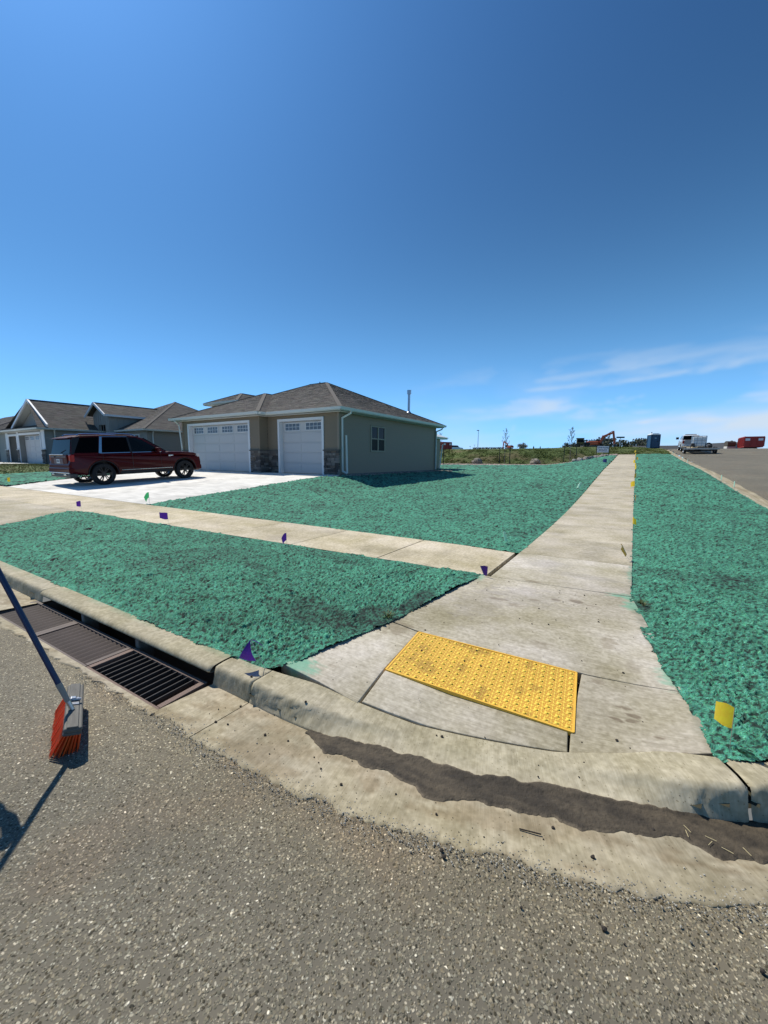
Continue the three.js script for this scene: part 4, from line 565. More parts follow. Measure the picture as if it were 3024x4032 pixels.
  roof(h, [[[w0, E, wz], [w1, E, wz], hp, hp], [[w1, E, wz], [w1, E, wb], hp, hp], [[w0, E, wb], [w0, E, wz], hp, hp]], [[[w1, E, wz], hp], [[w1, E, wb], hp]], 9, pal);
  spout([[-31.6, 3.5, -16.2], [-31.9, 3.2, -16.3], [-31.9, 0.9, -16.3]]);
  const dz = -15.0, dx = -37.35; part(h, 'entry_gable', [extrude([[-1.35, 0.6], [1.35, 0.6], [1.35, 4.95], [0, 5.65], [-1.35, 4.95]], 0.2, 0, [[[-0.5, 0.85], [-0.5, 4.1], [0.75, 4.1], [0.75, 0.85]]]).translate(dx, 0, dz - 0.1), extrude([[-1.35, 0.6], [1.35, 0.6], [1.35, 4.95], [0, 5.65], [-1.35, 4.95]], 2.6).translate(dx, 0, dz - 3.1), span(dx - 1.35, dx - 1.2, 0.6, 4.9, dz - 0.2, dz - 1.8), span(dx + 1.2, dx + 1.349, 0.6, 4.9, dz - 0.2, dz - 1.8), span(dx - 1.2, dx + 1.2, 4.3, 4.4, dz - 0.2, dz - 1.8)], houseMat.grey); part(h, 'entry_door', span(dx - 0.45, dx + 0.5, 0.9, 3.0, dz - 1.8, dz - 1.74), std([0.05, 0.052, 0.055], 0.5));
  for (let k = -3; k <= 3; k++) part(h, 'batten', span(dx + k * 0.4 - 0.02, dx + k * 0.4 + 0.02, 3.5, 5.5 - Math.abs(k) * 0.2, dz, dz + 0.02), houseMat.grey); for (let k = 0; k < 9; k++) part(h, 'batten', span(dx + 1.35, dx + 1.37, 3.6, 4.9, dz - 0.2 - k * 0.45, dz - 0.24 - k * 0.45), houseMat.grey);
  roof(h, [[[dx + 1.75, 4.86, dz + 0.45], [dx + 1.75, 4.86, dz - 4.6], [dx, 5.86, dz - 4.6], [dx, 5.86, dz + 0.45]], [[dx - 1.75, 4.86, dz - 4.6], [dx - 1.75, 4.86, dz + 0.45], [dx, 5.86, dz + 0.45], [dx, 5.86, dz - 4.6]]], [[[dx, 5.86, dz + 0.45], [dx, 5.86, dz - 4.6]]], 10, pal);
  part(h, 'entry_rake', [beam([dx, 5.8, dz + 0.44], [dx + 1.8, 4.76, dz + 0.44], 0.08, 0.18), beam([dx, 5.8, dz + 0.44], [dx - 1.8, 4.76, dz + 0.44], 0.08, 0.18), beam([dx + 1.74, 4.78, dz + 0.4], [dx + 1.74, 4.78, dz - 4.4], 0.05, 0.16)], MAT.trim);
}
{
  const h = thing('far_house', 'grey roofed house beyond the gabled house', 'house'); const X0 = -78, X1 = -62, Z = -13.5, E = 4.2; part(h, 'wall', span(X0, X1, 0.6, E, Z, -24), houseMat.grey);
  roof(h, [[[X0 - 0.4, E, Z + 0.5], [X1 + 0.4, E, Z + 0.5], [X1 - 4, 7.0, -19], [X0, 7.0, -19]], [[X1 + 0.4, E, Z + 0.5], [X1 + 0.4, E, -24.5], [X1 - 4, 7.0, -19], [X1 - 4, 7.0, -19]]], [[[X1 + 0.4, E, Z + 0.5], [X1 - 4, 7.0, -19]]], 12, [0.12, 0.11, 0.1]); part(h, 'gutter', gutterBox(X0, X1 + 0.5, E - 0.13, Z + 0.5), MAT.gutterWhite);
}
// ------------------------------------------------------------------ vehicles (local: nose +x, up +y, right side +z)
const font = await new FontLoader().loadAsync('fonts/droid/droid_sans_bold.typeface.json');
const text = (s, size, depth = 0.006) => { const g = new TextGeometry(s, { font, size, depth, curveSegments: 3 }); g.computeBoundingBox(); g.translate(-(g.boundingBox.min.x + g.boundingBox.max.x) / 2, 0, 0); return g; };
const paint = (rgb, o = {}) => new THREE.MeshPhysicalMaterial({ color: new THREE.Color().setRGB(...rgb), roughness: 0.35, metalness: 0.25, clearcoat: 1, clearcoatRoughness: 0.04, side: THREE.DoubleSide, ...o });
const VM = { red: paint([0.058, 0.0015, 0.003], { metalness: 0, clearcoat: 0.3, roughness: 0.55, specularIntensity: 0.2 }), white: paint([0.72, 0.73, 0.74], { metalness: 0, roughness: 0.4 }), glass: new THREE.MeshPhysicalMaterial({ color: 0x030304, roughness: 0.05, specularIntensity: 0.35, ior: 1.3 }), tint: new THREE.MeshPhysicalMaterial({ color: 0x0a0c0d, roughness: 0.04, specularIntensity: 0.8, ior: 1.4 }), tail: std([0.30, 0.008, 0.008], 0.15), lamp: std([0.5, 0.5, 0.5], 0.1), plate: std([0.55, 0.6, 0.62], 0.5), rim: std([0.012, 0.012, 0.013], 0.35), rimGrey: metal([0.55, 0.55, 0.56], 0.35) };
function arc(cx, cy, r, a0, a1, n = 12) { const o = []; for (let i = 0; i <= n; i++) { const a = lerp(a0, a1, i / n) * R; o.push([cx + r * Math.cos(a), cy + r * Math.sin(a)]); } return o; }
function wheel(parent, x, y, z, r, w, side, mat, spokes = 6) {
  const t = new THREE.Group(); t.name = 'wheel'; t.position.set(x, y, z); parent.add(t);
  const ri = r * 0.68; const tyre = new THREE.LatheGeometry([[ri, -w / 2 + 0.02], [r - 0.05, -w / 2], [r - 0.012, -w / 2 + 0.03], [r, -w / 2 + 0.06], [r, w / 2 - 0.06], [r - 0.012, w / 2 - 0.03], [r - 0.05, w / 2], [ri, w / 2 - 0.02]].map((p) => new THREE.Vector2(...p)), 40); tyre.rotateX(Math.PI / 2); part(t, 'tyre', tyre, MAT.rubber);
  const g = [new THREE.CylinderGeometry(ri + 0.004, ri + 0.004, w * 0.8, 32, 1, true).rotateX(Math.PI / 2), new THREE.TorusGeometry(ri - 0.008, 0.014, 6, 32).translate(0, 0, side * (w / 2 - 0.02)), new THREE.CylinderGeometry(r * 0.17, r * 0.2, 0.05, 16).rotateX(Math.PI / 2).translate(0, 0, side * (w / 2 - 0.06))];
  for (let k = 0; k < spokes; k++) for (const q of [-1, 1]) { const a = (k / spokes) * 2 * Math.PI, b = a + q * 0.16; g.push(beam([r * 0.12 * Math.cos(a + q * 0.3), r * 0.12 * Math.sin(a + q * 0.3), side * (w / 2 - 0.055)], [ri * Math.cos(b), ri * Math.sin(b), side * (w / 2 - 0.03)], 0.034, 0.03)); }
  part(t, 'rim', g, mat); return t;
}
const taperZ = (g, f) => { const p = g.attributes.position; for (let i = 0; i < p.count; i++) p.setZ(i, p.getZ(i) * f(p.getX(i), p.getY(i))); g.computeVertexNormals(); return g; };
function sideGlass(pts, half, side, t = 0.008) { const g = extrude(pts, t, 0); const p = g.attributes.position; for (let i = 0; i < p.count; i++) p.setZ(i, side * (half(p.getX(i), p.getY(i)) + 0.004 + p.getZ(i))); g.computeVertexNormals(); return g; }
{
  const x0 = -17.2, zr = -6.9, zfr = -10.15, wb = 3.25, yr = drive(-17.3, zr), yf = drive(-17.3, zfr);
  const s = thing('parked_suv', 'dark red full-size sport utility vehicle parked on the pale driveway', 'suv', [x0 - 1.0, yr + 0.004, zr], Math.PI / 2);
  s.rotation.order = 'YXZ'; s.rotation.z = Math.atan2(yf - yr, wb);
  const fx = (x) => 1 - 0.055 * sstep(3.1, 4.25, x) ** 2 * 2.2 - 0.05 * sstep(-0.4, -1.25, x);
  const bodyF = (x, y) => fx(x) * (1 - 0.03 * clamp((0.62 - y) / 0.3) - 0.035 * clamp((y - 0.95) / 0.25));
  const rW = 0.5, AY = 0.415;
  const low = [[-1.16, 0.52], [-1.22, 0.60], [-1.225, 0.80], [-1.17, 0.9], [-1.14, 1.06], [-1.09, 1.19], [0.3, 1.2], [2.3, 1.195], [2.62, 1.235], [3.2, 1.215], [3.75, 1.165], [4.06, 1.09], [4.16, 0.98], [4.2, 0.72], [4.2, 0.46], [4.08, 0.36], [3.25 + 0.52, 0.36], ...arc(3.25, AY, 0.52, -6, 186).slice(1, -1), [2.73, 0.36], [2.62, 0.36], [0.66, 0.36], [0.52, 0.36], ...arc(0, AY, 0.52, -6, 186).slice(1, -1), [-0.52, 0.40], [-0.85, 0.46]];
  part(s, 'body', taperZ(extrude(low, 2.04, 0.07, [], 4), bodyF), VM.red);
  const gh = (x, y) => lerp(0.985, 0.785, clamp((y - 1.16) / 0.76)) * (1 - 0.03 * sstep(1.4, 2.5, x) - 0.03 * sstep(-0.5, -1.1, x));
  const cab = [[-1.08, 1.16], [-1.04, 1.4], [-0.93, 1.76], [-0.86, 1.83], [-0.6, 1.875], [0.2, 1.915], [1.0, 1.91], [1.42, 1.87], [1.62, 1.80], [2.52, 1.205], [2.4, 1.14], [-1.0, 1.14]];
  part(s, 'cabin', taperZ(extrude(cab, 2, 0.05, [], 3), gh), VM.red);
  for (const q of [-1, 1]) {
    part(s, 'quarter_window', sideGlass([[-1.0, 1.24], [-0.88, 1.74], [-0.78, 1.79], [0.02, 1.83], [-0.12, 1.24]], gh, q), VM.glass);
    part(s, 'rear_door_window', sideGlass([[0.02, 1.24], [0.16, 1.82], [1.0, 1.83], [1.03, 1.24]], gh, q), VM.glass);
    part(s, 'front_door_window', sideGlass([[1.08, 1.24], [1.05, 1.83], [1.34, 1.81], [1.56, 1.73], [2.22, 1.29], [2.22, 1.24]], gh, q), VM.tint);
    part(s, 'pillar_cover', [sideGlass([[1.02, 1.22], [0.99, 1.845], [1.07, 1.845], [1.09, 1.22]], (x, y) => gh(x, y) + 0.003, q), sideGlass([[-1.055, 1.2], [-0.95, 1.74], [-0.86, 1.80], [-0.6, 1.82], [-0.98, 1.2]], (x, y) => gh(x, y) + 0.002, q)], MAT.black);
    part(s, 'chrome_pillar', sideGlass([[-0.10, 1.22], [0.05, 1.84], [0.13, 1.84], [0.0, 1.22]], (x, y) => gh(x, y) + 0.008, q), MAT.chrome);
    part(s, 'window_trim', [sideGlass([[-0.05, 1.21], [2.28, 1.225], [2.28, 1.245], [-0.05, 1.235]], (x, y) => gh(x, y) + 0.008, q), sideGlass([[0.04, 1.835], [1.02, 1.845], [1.02, 1.86], [0.04, 1.852]], (x, y) => gh(x, y) + 0.006, q)], MAT.chrome);
    const bz = 1.02; part(s, 'rocker', rspan(0.56, 2.7, 0.37, 0.52, q * (bz - 0.1), q * (bz - 0.012), 0.03), MAT.dark); part(s, 'rocker_trim', rspan(0.62, 2.66, 0.53, 0.552, q * (bz - 0.03), q * (bz + 0.004), 0.006), MAT.chrome);
    const door = (a, b, hx, n) => { const d = part(s, n, merge([span(a - 0.004, a + 0.004, 0.56, 1.2, q * (bz - 0.006), q * (bz + 0.0015)), span(b - 0.004, b + 0.004, 0.56, 1.2, q * (bz - 0.006), q * (bz + 0.0015))]), MAT.black); part(d, 'handle', rspan(hx - 0.12, hx + 0.12, 1.075, 1.105, q * (bz - 0.02), q * (bz + 0.035), 0.012), VM.red); };
    door(0.02, 1.06, 0.2, 'rear_door'); door(1.068, 2.2, 1.25, 'front_door');
    part(s, 'door_crease', [sideGlass([[0.5, 0.66], [2.55, 0.72], [2.55, 0.735], [0.5, 0.69]], () => 1.016, q)], VM.red);
    part(s, 'wheel_arch_lip', at(new THREE.TorusGeometry(0.515, 0.02, 6, 28, Math.PI), 0, AY, q * 1.0), MAT.dark); part(s, 'wheel_arch_lip', at(new THREE.TorusGeometry(0.515, 0.02, 6, 28, Math.PI), 3.25, AY, q * 0.995), MAT.dark);
    wheel(s, 0, AY, q * 0.87, AY, 0.28, q, VM.rim); wheel(s, 3.25, AY, q * 0.87, AY, 0.28, q, VM.rim);
    const mir = part(s, 'mirror', rbox(0.16, 0.2, 0.24, 2.06, 1.31, q * 1.1, 0.05), VM.red); part(mir, 'mirror_cap', rbox(0.1, 0.1, 0.2, 2.09, 1.25, q * 1.11, 0.04), MAT.chrome);
    part(s, 'tail_lamp', rspan(-1.155, -0.98, 0.93, 1.19, q * 0.78, q * 0.985, 0.03), VM.tail); part(s, 'headlamp', rspan(3.86, 4.14, 0.96, 1.1, q * 0.62, q * 0.925, 0.03), VM.lamp);
    part(s, 'roof_rail', tube([[-0.65, 1.88, q * 0.68], [-0.5, 1.945, q * 0.68], [0.6, 1.975, q * 0.68], [1.25, 1.945, q * 0.68], [1.4, 1.87, q * 0.68]], 0.022, 30, 6), MAT.chrome);
    part(s, 'fender_vent', extrude([[0, 0], [0.22, 0.035], [0.2, 0.065], [0, 0.07]], 0.03, 0.006).translate(2.52, 1.02, q * 1.018), MAT.chrome);
    part(s, 'exhaust_tip', [rbox(0.14, 0.055, 0.09, -1.2, 0.45, q * 0.62, 0.01), rbox(0.14, 0.055, 0.09, -1.2, 0.45, q * 0.5, 0.01)], MAT.chrome);
  }
  part(s, 'door_badge', text('YUKON', 0.042).translate(2.2, 0.80, 1.012), MAT.chrome);
  const rg = quad([-1.083, 1.22, -0.86], [-1.083, 1.22, 0.86], [-0.945, 1.735, 0.78], [-0.945, 1.735, -0.78], 0.012); rg.translate(-0.018, 0, 0); part(s, 'rear_window', rg, VM.glass);
  part(s, 'spoiler', extrude([[-1.08, 1.78], [-1.05, 1.80], [-0.5, 1.90], [-0.5, 1.86], [-0.9, 1.77]], 1.5, 0.01), VM.red); part(s, 'wiper', bar([-1.11, 1.25, 0.1], [-1.07, 1.36, 0.5], 0.01), MAT.dark);
  const tg = part(s, 'tailgate', rspan(-1.2, -1.12, 0.80, 1.19, -0.77, 0.77, 0.025), VM.red); part(tg, 'chrome_bar', rspan(-1.218, -1.19, 1.165, 1.205, -0.8, 0.5, 0.008), MAT.chrome); part(tg, 'badge_bar', rspan(-1.216, -1.195, 1.08, 1.13, -0.72, 0.72, 0.008), std([0.10, 0.06, 0.065], 0.35)); part(tg, 'tailgate_badge', text('GMC', 0.05, 0.006).rotateY(-Math.PI / 2).translate(-1.216, 1.083, -0.25), MAT.black);
  part(tg, 'plate_recess', rspan(-1.212, -1.19, 0.84, 1.04, -0.42, 0.42, 0.015), std([0.09, 0.05, 0.06], 0.4)); const pl8 = part(tg, 'licence_plate', rspan(-1.222, -1.21, 0.87, 1.02, -0.15, 0.15, 0.004), VM.plate); part(pl8, 'plate_print', [0, 1, 2, 3, 4, 5].map((k) => span(-1.2245, -1.2225, 0.92, 0.98, -0.11 + k * 0.04, -0.085 + k * 0.04)), std([0.06, 0.09, 0.14], 0.6));
  part(s, 'rear_bumper', rspan(-1.25, -1.0, 0.5, 0.72, -0.98, 0.98, 0.05), VM.red); part(s, 'bumper_trim', rspan(-1.262, -1.1, 0.50, 0.53, -0.95, 0.95, 0.01), MAT.chrome); part(s, 'bumper_valance', rspan(-1.22, -0.9, 0.34, 0.5, -0.92, 0.92, 0.05), std([0.05, 0.05, 0.052], 0.5));
  part(s, 'windshield', quad([2.5, 1.235, 0.88], [2.5, 1.235, -0.88], [1.66, 1.795, -0.75], [1.66, 1.795, 0.75], 0.01).translate(0.03, 0.02, 0), VM.tint);
  part(s, 'grille', rspan(4.12, 4.2, 0.62, 1.02, -0.55, 0.55, 0.03), MAT.chrome); part(s, 'front_bumper', rspan(3.95, 4.24, 0.38, 0.62, -0.9, 0.9, 0.06), VM.red);
  part(s, 'underbody', [span(-0.9, 4.0, 0.40, 0.62, -0.62, 0.62), span(-0.55, 0.55, 0.62, 0.95, -0.62, 0.62), span(2.7, 3.8, 0.62, 0.95, -0.62, 0.62), bar([0, AY, -0.8], [0, AY, 0.8], 0.06), bar([3.25, AY, -0.8], [3.25, AY, 0.8], 0.05)], MAT.black);
}
// overhangs a little shorter than the drawn profile
scene.getObjectByName('parked_suv').traverse((m) => { if (!m.isMesh || m.parent.name === 'wheel') return; const p = m.geometry.attributes.position; for (let i = 0; i < p.count; i++) { const x = p.getX(i); if (x < -0.5) p.setX(i, -0.5 + (x + 0.5) * 0.8); else if (x > 3.75) p.setX(i, 3.75 + (x - 3.75) * 0.75); } p.needsUpdate = true; m.geometry.computeVertexNormals(); });
// ------------------------------------------------------------------ white pickup on the side street, hitched trailer with a caged tank
{
  const px = 5.62, zr = -59.4, wb = 3.6, yr = road(px, zr), yf = road(px, zr - wb), AY = 0.4;
  const s = thing('pickup_truck', 'white pickup truck hitched to a tank trailer on the side street', 'pickup', [px, yr, zr], Math.PI / 2); s.rotation.order = 'YXZ'; s.rotation.z = Math.atan2(yf - yr, wb);
  const bodyF = (x, y) => 1 - 0.03 * clamp((y - 0.9) / 0.3) - 0.05 * sstep(3.6, 4.6, x);
  const low = [[-1.22, 0.62], [-1.25, 1.3], [-1.2, 1.36], [1.05, 1.36], [3.2, 1.34], [3.5, 1.36], [4.4, 1.25], [4.5, 1.0], [4.5, 0.5], [4.1, 0.45], ...arc(wb, AY, 0.5, 0, 180).slice(0), [0.6, 0.48], ...arc(0, AY, 0.5, 0, 180), [-0.7, 0.55]];
  part(s, 'body', taperZ(extrude(low, 2.0, 0.05), bodyF), VM.white);
  const gh = (x, y) => lerp(0.95, 0.74, clamp((y - 1.3) / 0.65)); part(s, 'cabin', taperZ(extrude([[1.0, 1.3], [1.12, 1.86], [1.3, 1.95], [2.6, 1.95], [2.75, 1.88], [3.5, 1.33]], 2, 0.04), gh), VM.white);
  for (const q of [-1, 1]) { part(s, 'side_window', sideGlass([[1.22, 1.4], [1.3, 1.85], [2.62, 1.85], [3.2, 1.4]], gh, q), VM.glass); wheel(s, 0, AY, q * 0.86, AY, 0.27, q, VM.rimGrey); wheel(s, wb, AY, q * 0.86, AY, 0.27, q, VM.rimGrey); part(s, 'mirror', rbox(0.1, 0.28, 0.3, 3.05, 1.52, q * 1.18, 0.04), MAT.dark); part(s, 'tail_lamp', rspan(-1.275, -1.2, 0.98, 1.33, q * 0.80, q * 0.985, 0.02), VM.tail); part(s, 'fender_flare', at(new THREE.TorusGeometry(0.5, 0.03, 6, 24, Math.PI), 0, AY, q * 0.99), MAT.dark); }
  part(s, 'rear_window', quad([1.035, 1.4, -0.78], [1.035, 1.4, 0.78], [1.13, 1.85, 0.68], [1.13, 1.85, -0.68], 0.01).translate(-0.03, 0, 0), VM.glass);
  const tg = part(s, 'tailgate', rspan(-1.285, -1.22, 0.86, 1.36, -0.78, 0.78, 0.02), std([0.30, 0.31, 0.32], 0.4)); part(tg, 'handle', rspan(-1.3, -1.28, 1.18, 1.25, -0.14, 0.14, 0.01), MAT.black);
  part(s, 'rear_bumper', rspan(-1.42, -1.2, 0.56, 0.76, -0.95, 0.95, 0.03), MAT.chrome); part(s, 'roof_light_bar', [rspan(1.5, 1.75, 1.955, 2.03, -0.55, 0.55, 0.02)], MAT.dark); part(s, 'underbody', span(-1.0, 4.2, 0.5, 0.75, -0.7, 0.7), MAT.black); part(s, 'bed_floor_load', rspan(-1.0, 0.8, 1.3, 1.4, -0.8, 0.8, 0.02), MAT.dark);
}
{
  const px = 5.9, za = -54.4, y = road(px, za); const t = thing('flatbed_trailer', 'low flatbed trailer with exposed wheels behind the pickup', 'trailer', [px, y, za], Math.PI / 2); t.rotation.order = 'YXZ'; t.rotation.z = 0.05;
  part(t, 'deck', rspan(-0.9, 3.2, 0.52, 0.6, -0.95, 0.95, 0.02), std([0.42, 0.37, 0.27], 0.8)); part(t, 'rear_beam', rspan(-1.02, -0.9, 0.46, 0.62, -1.42, 1.55, 0.02), std([0.36, 0.36, 0.34], 0.6)); part(t, 'side_rail', [rspan(-0.9, 3.2, 0.42, 0.56, -1.0, -0.92, 0.02), rspan(-0.9, 3.2, 0.42, 0.56, 0.92, 1.0, 0.02)], MAT.iron);
  part(t, 'drawbar', [beam([3.2, 0.5, -0.8], [4.2, 0.5, 0], 0.1, 0.12), beam([3.2, 0.5, 0.8], [4.2, 0.5, 0], 0.1, 0.12)], MAT.iron); part(t, 'axle', [bar([0.4, 0.36, -1.3], [0.4, 0.36, 1.3], 0.05), bar([-0.4, 0.36, -1.3], [-0.4, 0.36, 1.3], 0.05)], MAT.iron);
  for (const q of [-1, 1]) for (const x of [-0.42, 0.42]) wheel(t, x, 0.36, q * 1.3, 0.36, 0.22, q, VM.rimGrey, 5);
  part(t, 'hose_reel', [new THREE.TorusGeometry(0.24, 0.07, 8, 20).rotateY(Math.PI / 2).translate(0.3, 0.86, 0.75), rbox(0.5, 0.3, 0.35, -0.2, 0.76, 0.82, 0.04)], MAT.dark); part(t, 'pump', [rbox(0.5, 0.36, 0.4, 0.3, 0.78, -0.6, 0.05), rbox(0.3, 0.2, 0.3, 0.2, 1.02, -0.6, 0.05)], MAT.iron); part(t, 'hose', tube([[0.2, 0.8, -0.6], [-0.3, 0.64, -0.75], [-0.6, 0.64, -0.6], [-0.5, 0.66, -0.3], [0.0, 0.7, -0.2]], 0.045, 30, 6), std([0.45, 0.36, 0.2], 0.6));
  const k = thing('caged_tank', 'white plastic tank in a metal cage on the trailer', 'tank', [px - 0.05, y + 0.62, za - 0.75], Math.PI / 2); const w = 1.15, hgt = 1.12;
  part(k, 'tank', rbox(1.05, hgt - 0.1, w, 0, 0.14 + hgt / 2, 0, 0.09, 0, 0, 0, 3), std([0.66, 0.69, 0.70], 0.45)); part(k, 'pallet', [rspan(-0.55, 0.55, 0, 0.12, -0.6, 0.6, 0.02)], MAT.iron);
  for (const a of [-0.55, 0.55]) for (const b of [-0.6, -0.2, 0.2, 0.6]) part(k, 'cage_bar', bar([a, 0.12, b], [a, hgt + 0.16, b], 0.022, 6), MAT.galv); for (const b of [-0.6, 0.6]) for (const a of [-0.18, 0.18]) part(k, 'cage_bar', bar([a, 0.12, b], [a, hgt + 0.16, b], 0.022, 6), MAT.galv);
  for (const yy of [0.45, 0.8, hgt + 0.16]) part(k, 'cage_ring', [bar([-0.55, yy, -0.6], [0.55, yy, -0.6], 0.016, 6), bar([-0.55, yy, 0.6], [0.55, yy, 0.6], 0.016, 6), bar([-0.55, yy, -0.6], [-0.55, yy, 0.6], 0.016, 6), bar([0.55, yy, -0.6], [0.55, yy, 0.6], 0.016, 6)], MAT.galv); part(k, 'lid', new THREE.CylinderGeometry(0.2, 0.2, 0.06, 20).translate(0, hgt + 0.12, 0), MAT.dark);
}
// ------------------------------------------------------------------ plant and containers on the building site
function excavator(x, z, y, turn, sc, label) {
  const e = thing('excavator', label, 'excavator', [x, y, z], turn, 'excavators on the building site'); e.scale.setScalar(sc); const or = std([0.44, 0.075, 0.022], 0.5), dk = std([0.03, 0.03, 0.032], 0.5);
  for (const q of [-1, 1]) part(e, 'track', extrude([...arc(-1.5, 0.45, 0.45, 90, 270, 8), ...arc(1.5, 0.45, 0.45, -90, 90, 8)], 0.55, 0.03).translate(0, 0, q * 1.05), dk);
  part(e, 'undercarriage', rspan(-0.9, 0.9, 0.45, 1.0, -0.75, 0.75, 0.05), dk); const b = part(e, 'house', rspan(-2.3, 0.9, 1.05, 2.1, -1.3, 1.3, 0.12), or); part(b, 'counterweight', rspan(-2.6, -1.7, 1.0, 2.15, -1.28, 1.28, 0.25), or); part(b, 'engine_cover', rspan(-2.0, 0.2, 2.1, 2.4, -1.15, 1.15, 0.06), dk); part(b, 'exhaust_stack', new THREE.CylinderGeometry(0.09, 0.09, 0.5, 10).translate(-1.3, 2.6, 0.5), dk);
  const c = part(e, 'cab', rspan(0.1, 1.5, 1.1, 2.75, -1.3, -0.35, 0.1), dk); part(c, 'cab_window', span(0.3, 1.52, 1.75, 2.6, -1.32, -0.4), VM.tint);
  part(e, 'boom', extrude([[0.9, 1.5], [1.5, 1.4], [2.2, 3.3], [4.6, 4.35], [4.75, 4.75], [4.4, 4.85], [1.6, 3.75]], 0.42, 0.04).translate(0, 0, 0.25), or); part(e, 'stick', extrude([[4.35, 5.1], [4.85, 5.2], [5.5, 1.3], [5.15, 0.9], [4.95, 1.3], [4.55, 3.8]], 0.34, 0.03).translate(0, 0, 0.25), or);
  part(e, 'boom_cylinder', [bar([1.3, 1.3, 0.6], [2.5, 3.4, 0.6], 0.08), bar([1.3, 1.3, -0.1], [2.5, 3.4, -0.1], 0.08), bar([2.6, 4.0, 0.25], [4.4, 5.15, 0.25], 0.09)], dk); part(e, 'bucket', extrude([[5.0, 1.1], [5.55, 1.2], [5.9, 0.55], [5.7, 0.05], [5.15, 0.1], [5.05, 0.6]], 1.0, 0.04).translate(0, 0, 0.25), dk); return e;
}
excavator(-7.7, -104, 4.36, -0.25, 0.74, 'orange excavator with its arm folded down behind the white sign'); excavator(-31.5, -118, 4.5, 2.6, 0.5, 'small orange excavator seen behind a staked sapling beside a dark mound');
{
  const l = thing('wheel_loader', 'dark cabbed loader standing beyond the bank near a sapling', 'loader', [-9.7, 4.2, -90], 0.2); part(l, 'cab', rspan(-0.6, 0.7, 0.7, 1.75, -0.6, 0.6, 0.06), std([0.12, 0.09, 0.02], 0.5)); part(l, 'cab_window', span(-0.5, 0.72, 1.0, 1.55, -0.62, 0.62), VM.glass); part(l, 'roof', rspan(-0.7, 0.8, 1.75, 1.85, -0.65, 0.65, 0.03), MAT.dark); part(l, 'engine_hood', rspan(0.7, 1.9, 0.5, 0.95, -0.5, 0.5, 0.05), MAT.iron); for (const q of [-1, 1]) for (const x of [-0.4, 1.3]) wheel(l, x, 0.4, q * 0.65, 0.42, 0.28, q, VM.rim, 5);
}
function dumpster(x, y, z, turn, len, label) {
  const d = thing('roll_off_dumpster', label, 'dumpster', [x, y, z], turn, 'red dumpsters'); const m = std([0.33, 0.028, 0.02], 0.6), hh = 1.75, w = 2.3;
  part(d, 'floor', rspan(-len / 2, len / 2, 0.15, 0.3, -w / 2, w / 2, 0.02), m); for (const q of [-1, 1]) { part(d, 'side_wall', rspan(-len / 2, len / 2, 0.3, hh, q * (w / 2 - 0.05), q * w / 2, 0.01), m); part(d, 'top_rail', rspan(-len / 2, len / 2, hh, hh + 0.12, q * (w / 2 - 0.1), q * (w / 2 + 0.05), 0.02), m); for (let k = 0; k <= 9; k++) part(d, 'rib', rbox(0.1, hh - 0.3, 0.12, -len / 2 + 0.05 + k * (len - 0.1) / 9, hh / 2 + 0.15, q * (w / 2 + 0.05), 0.02), m); }
  part(d, 'end_wall', rspan(-len / 2 - 0.05, -len / 2, 0.2, hh + 0.1, -w / 2, w / 2, 0.01), m); part(d, 'gate', [rspan(len / 2, len / 2 + 0.06, 0.2, hh + 0.1, -w / 2, w / 2, 0.01), beam([len / 2 + 0.09, 0.3, -0.5], [len / 2 + 0.09, hh, -0.15], 0.08, 0.06), beam([len / 2 + 0.09, 0.3, 0.5], [len / 2 + 0.09, hh, 0.15], 0.08, 0.06)], m); for (const q of [-0.75, 0.8]) part(d, 'sticker', span(len / 2 + 0.07, len / 2 + 0.075, hh - 0.55, hh - 0.2, q - 0.28, q + 0.28), MAT.white); return d;
}
dumpster(16.1, 3.72, -88, -1.25 - 0.35, 5.5, 'long red roll-off dumpster beyond the crest of the street'); dumpster(-36, 3.35, -80, -0.5, 4, 'dark red dumpster beyond the bank beside the garage house');
{
  const b = thing('portable_toilet', 'blue portable toilet with white roof on the grass hump', 'toilet', [2.15, H(2.15, -69) - 0.03, -69], 0.35); const bl = std([0.012, 0.055, 0.125], 0.45);
  part(b, 'skid', rspan(-0.62, 0.62, 0, 0.14, -0.62, 0.62, 0.02), MAT.dark); part(b, 'cabin', rspan(-0.58, 0.58, 0.14, 1.98, -0.58, 0.58, 0.04), bl); const d = part(b, 'door', rspan(-0.42, 0.42, 0.2, 1.86, 0.58, 0.61, 0.01), bl); part(d, 'handle', rspan(0.26, 0.34, 1.0, 1.14, 0.61, 0.64, 0.01), MAT.dark); part(d, 'sign_plate', span(-0.12, 0.12, 1.45, 1.6, 0.611, 0.615), std([0.25, 0.4, 0.5], 0.5)); for (const x of [-0.58, 0.58]) for (const z of [-0.58, 0.58]) part(b, 'corner_post', rspan(x - 0.05, x + 0.05, 0.14, 1.98, z - 0.05, z + 0.05, 0.02), bl);
  part(b, 'roof', [rspan(-0.64, 0.64, 1.98, 2.08, -0.64, 0.64, 0.04), extrude([[-0.6, 0], [0.6, 0], [0.35, 0.14], [-0.35, 0.14]], 1.15, 0.03).translate(0, 2.07, 0)], MAT.white); part(b, 'vent', new THREE.CylinderGeometry(0.06, 0.06, 0.24, 12).translate(-0.2, 2.3, -0.3), MAT.dark);
}
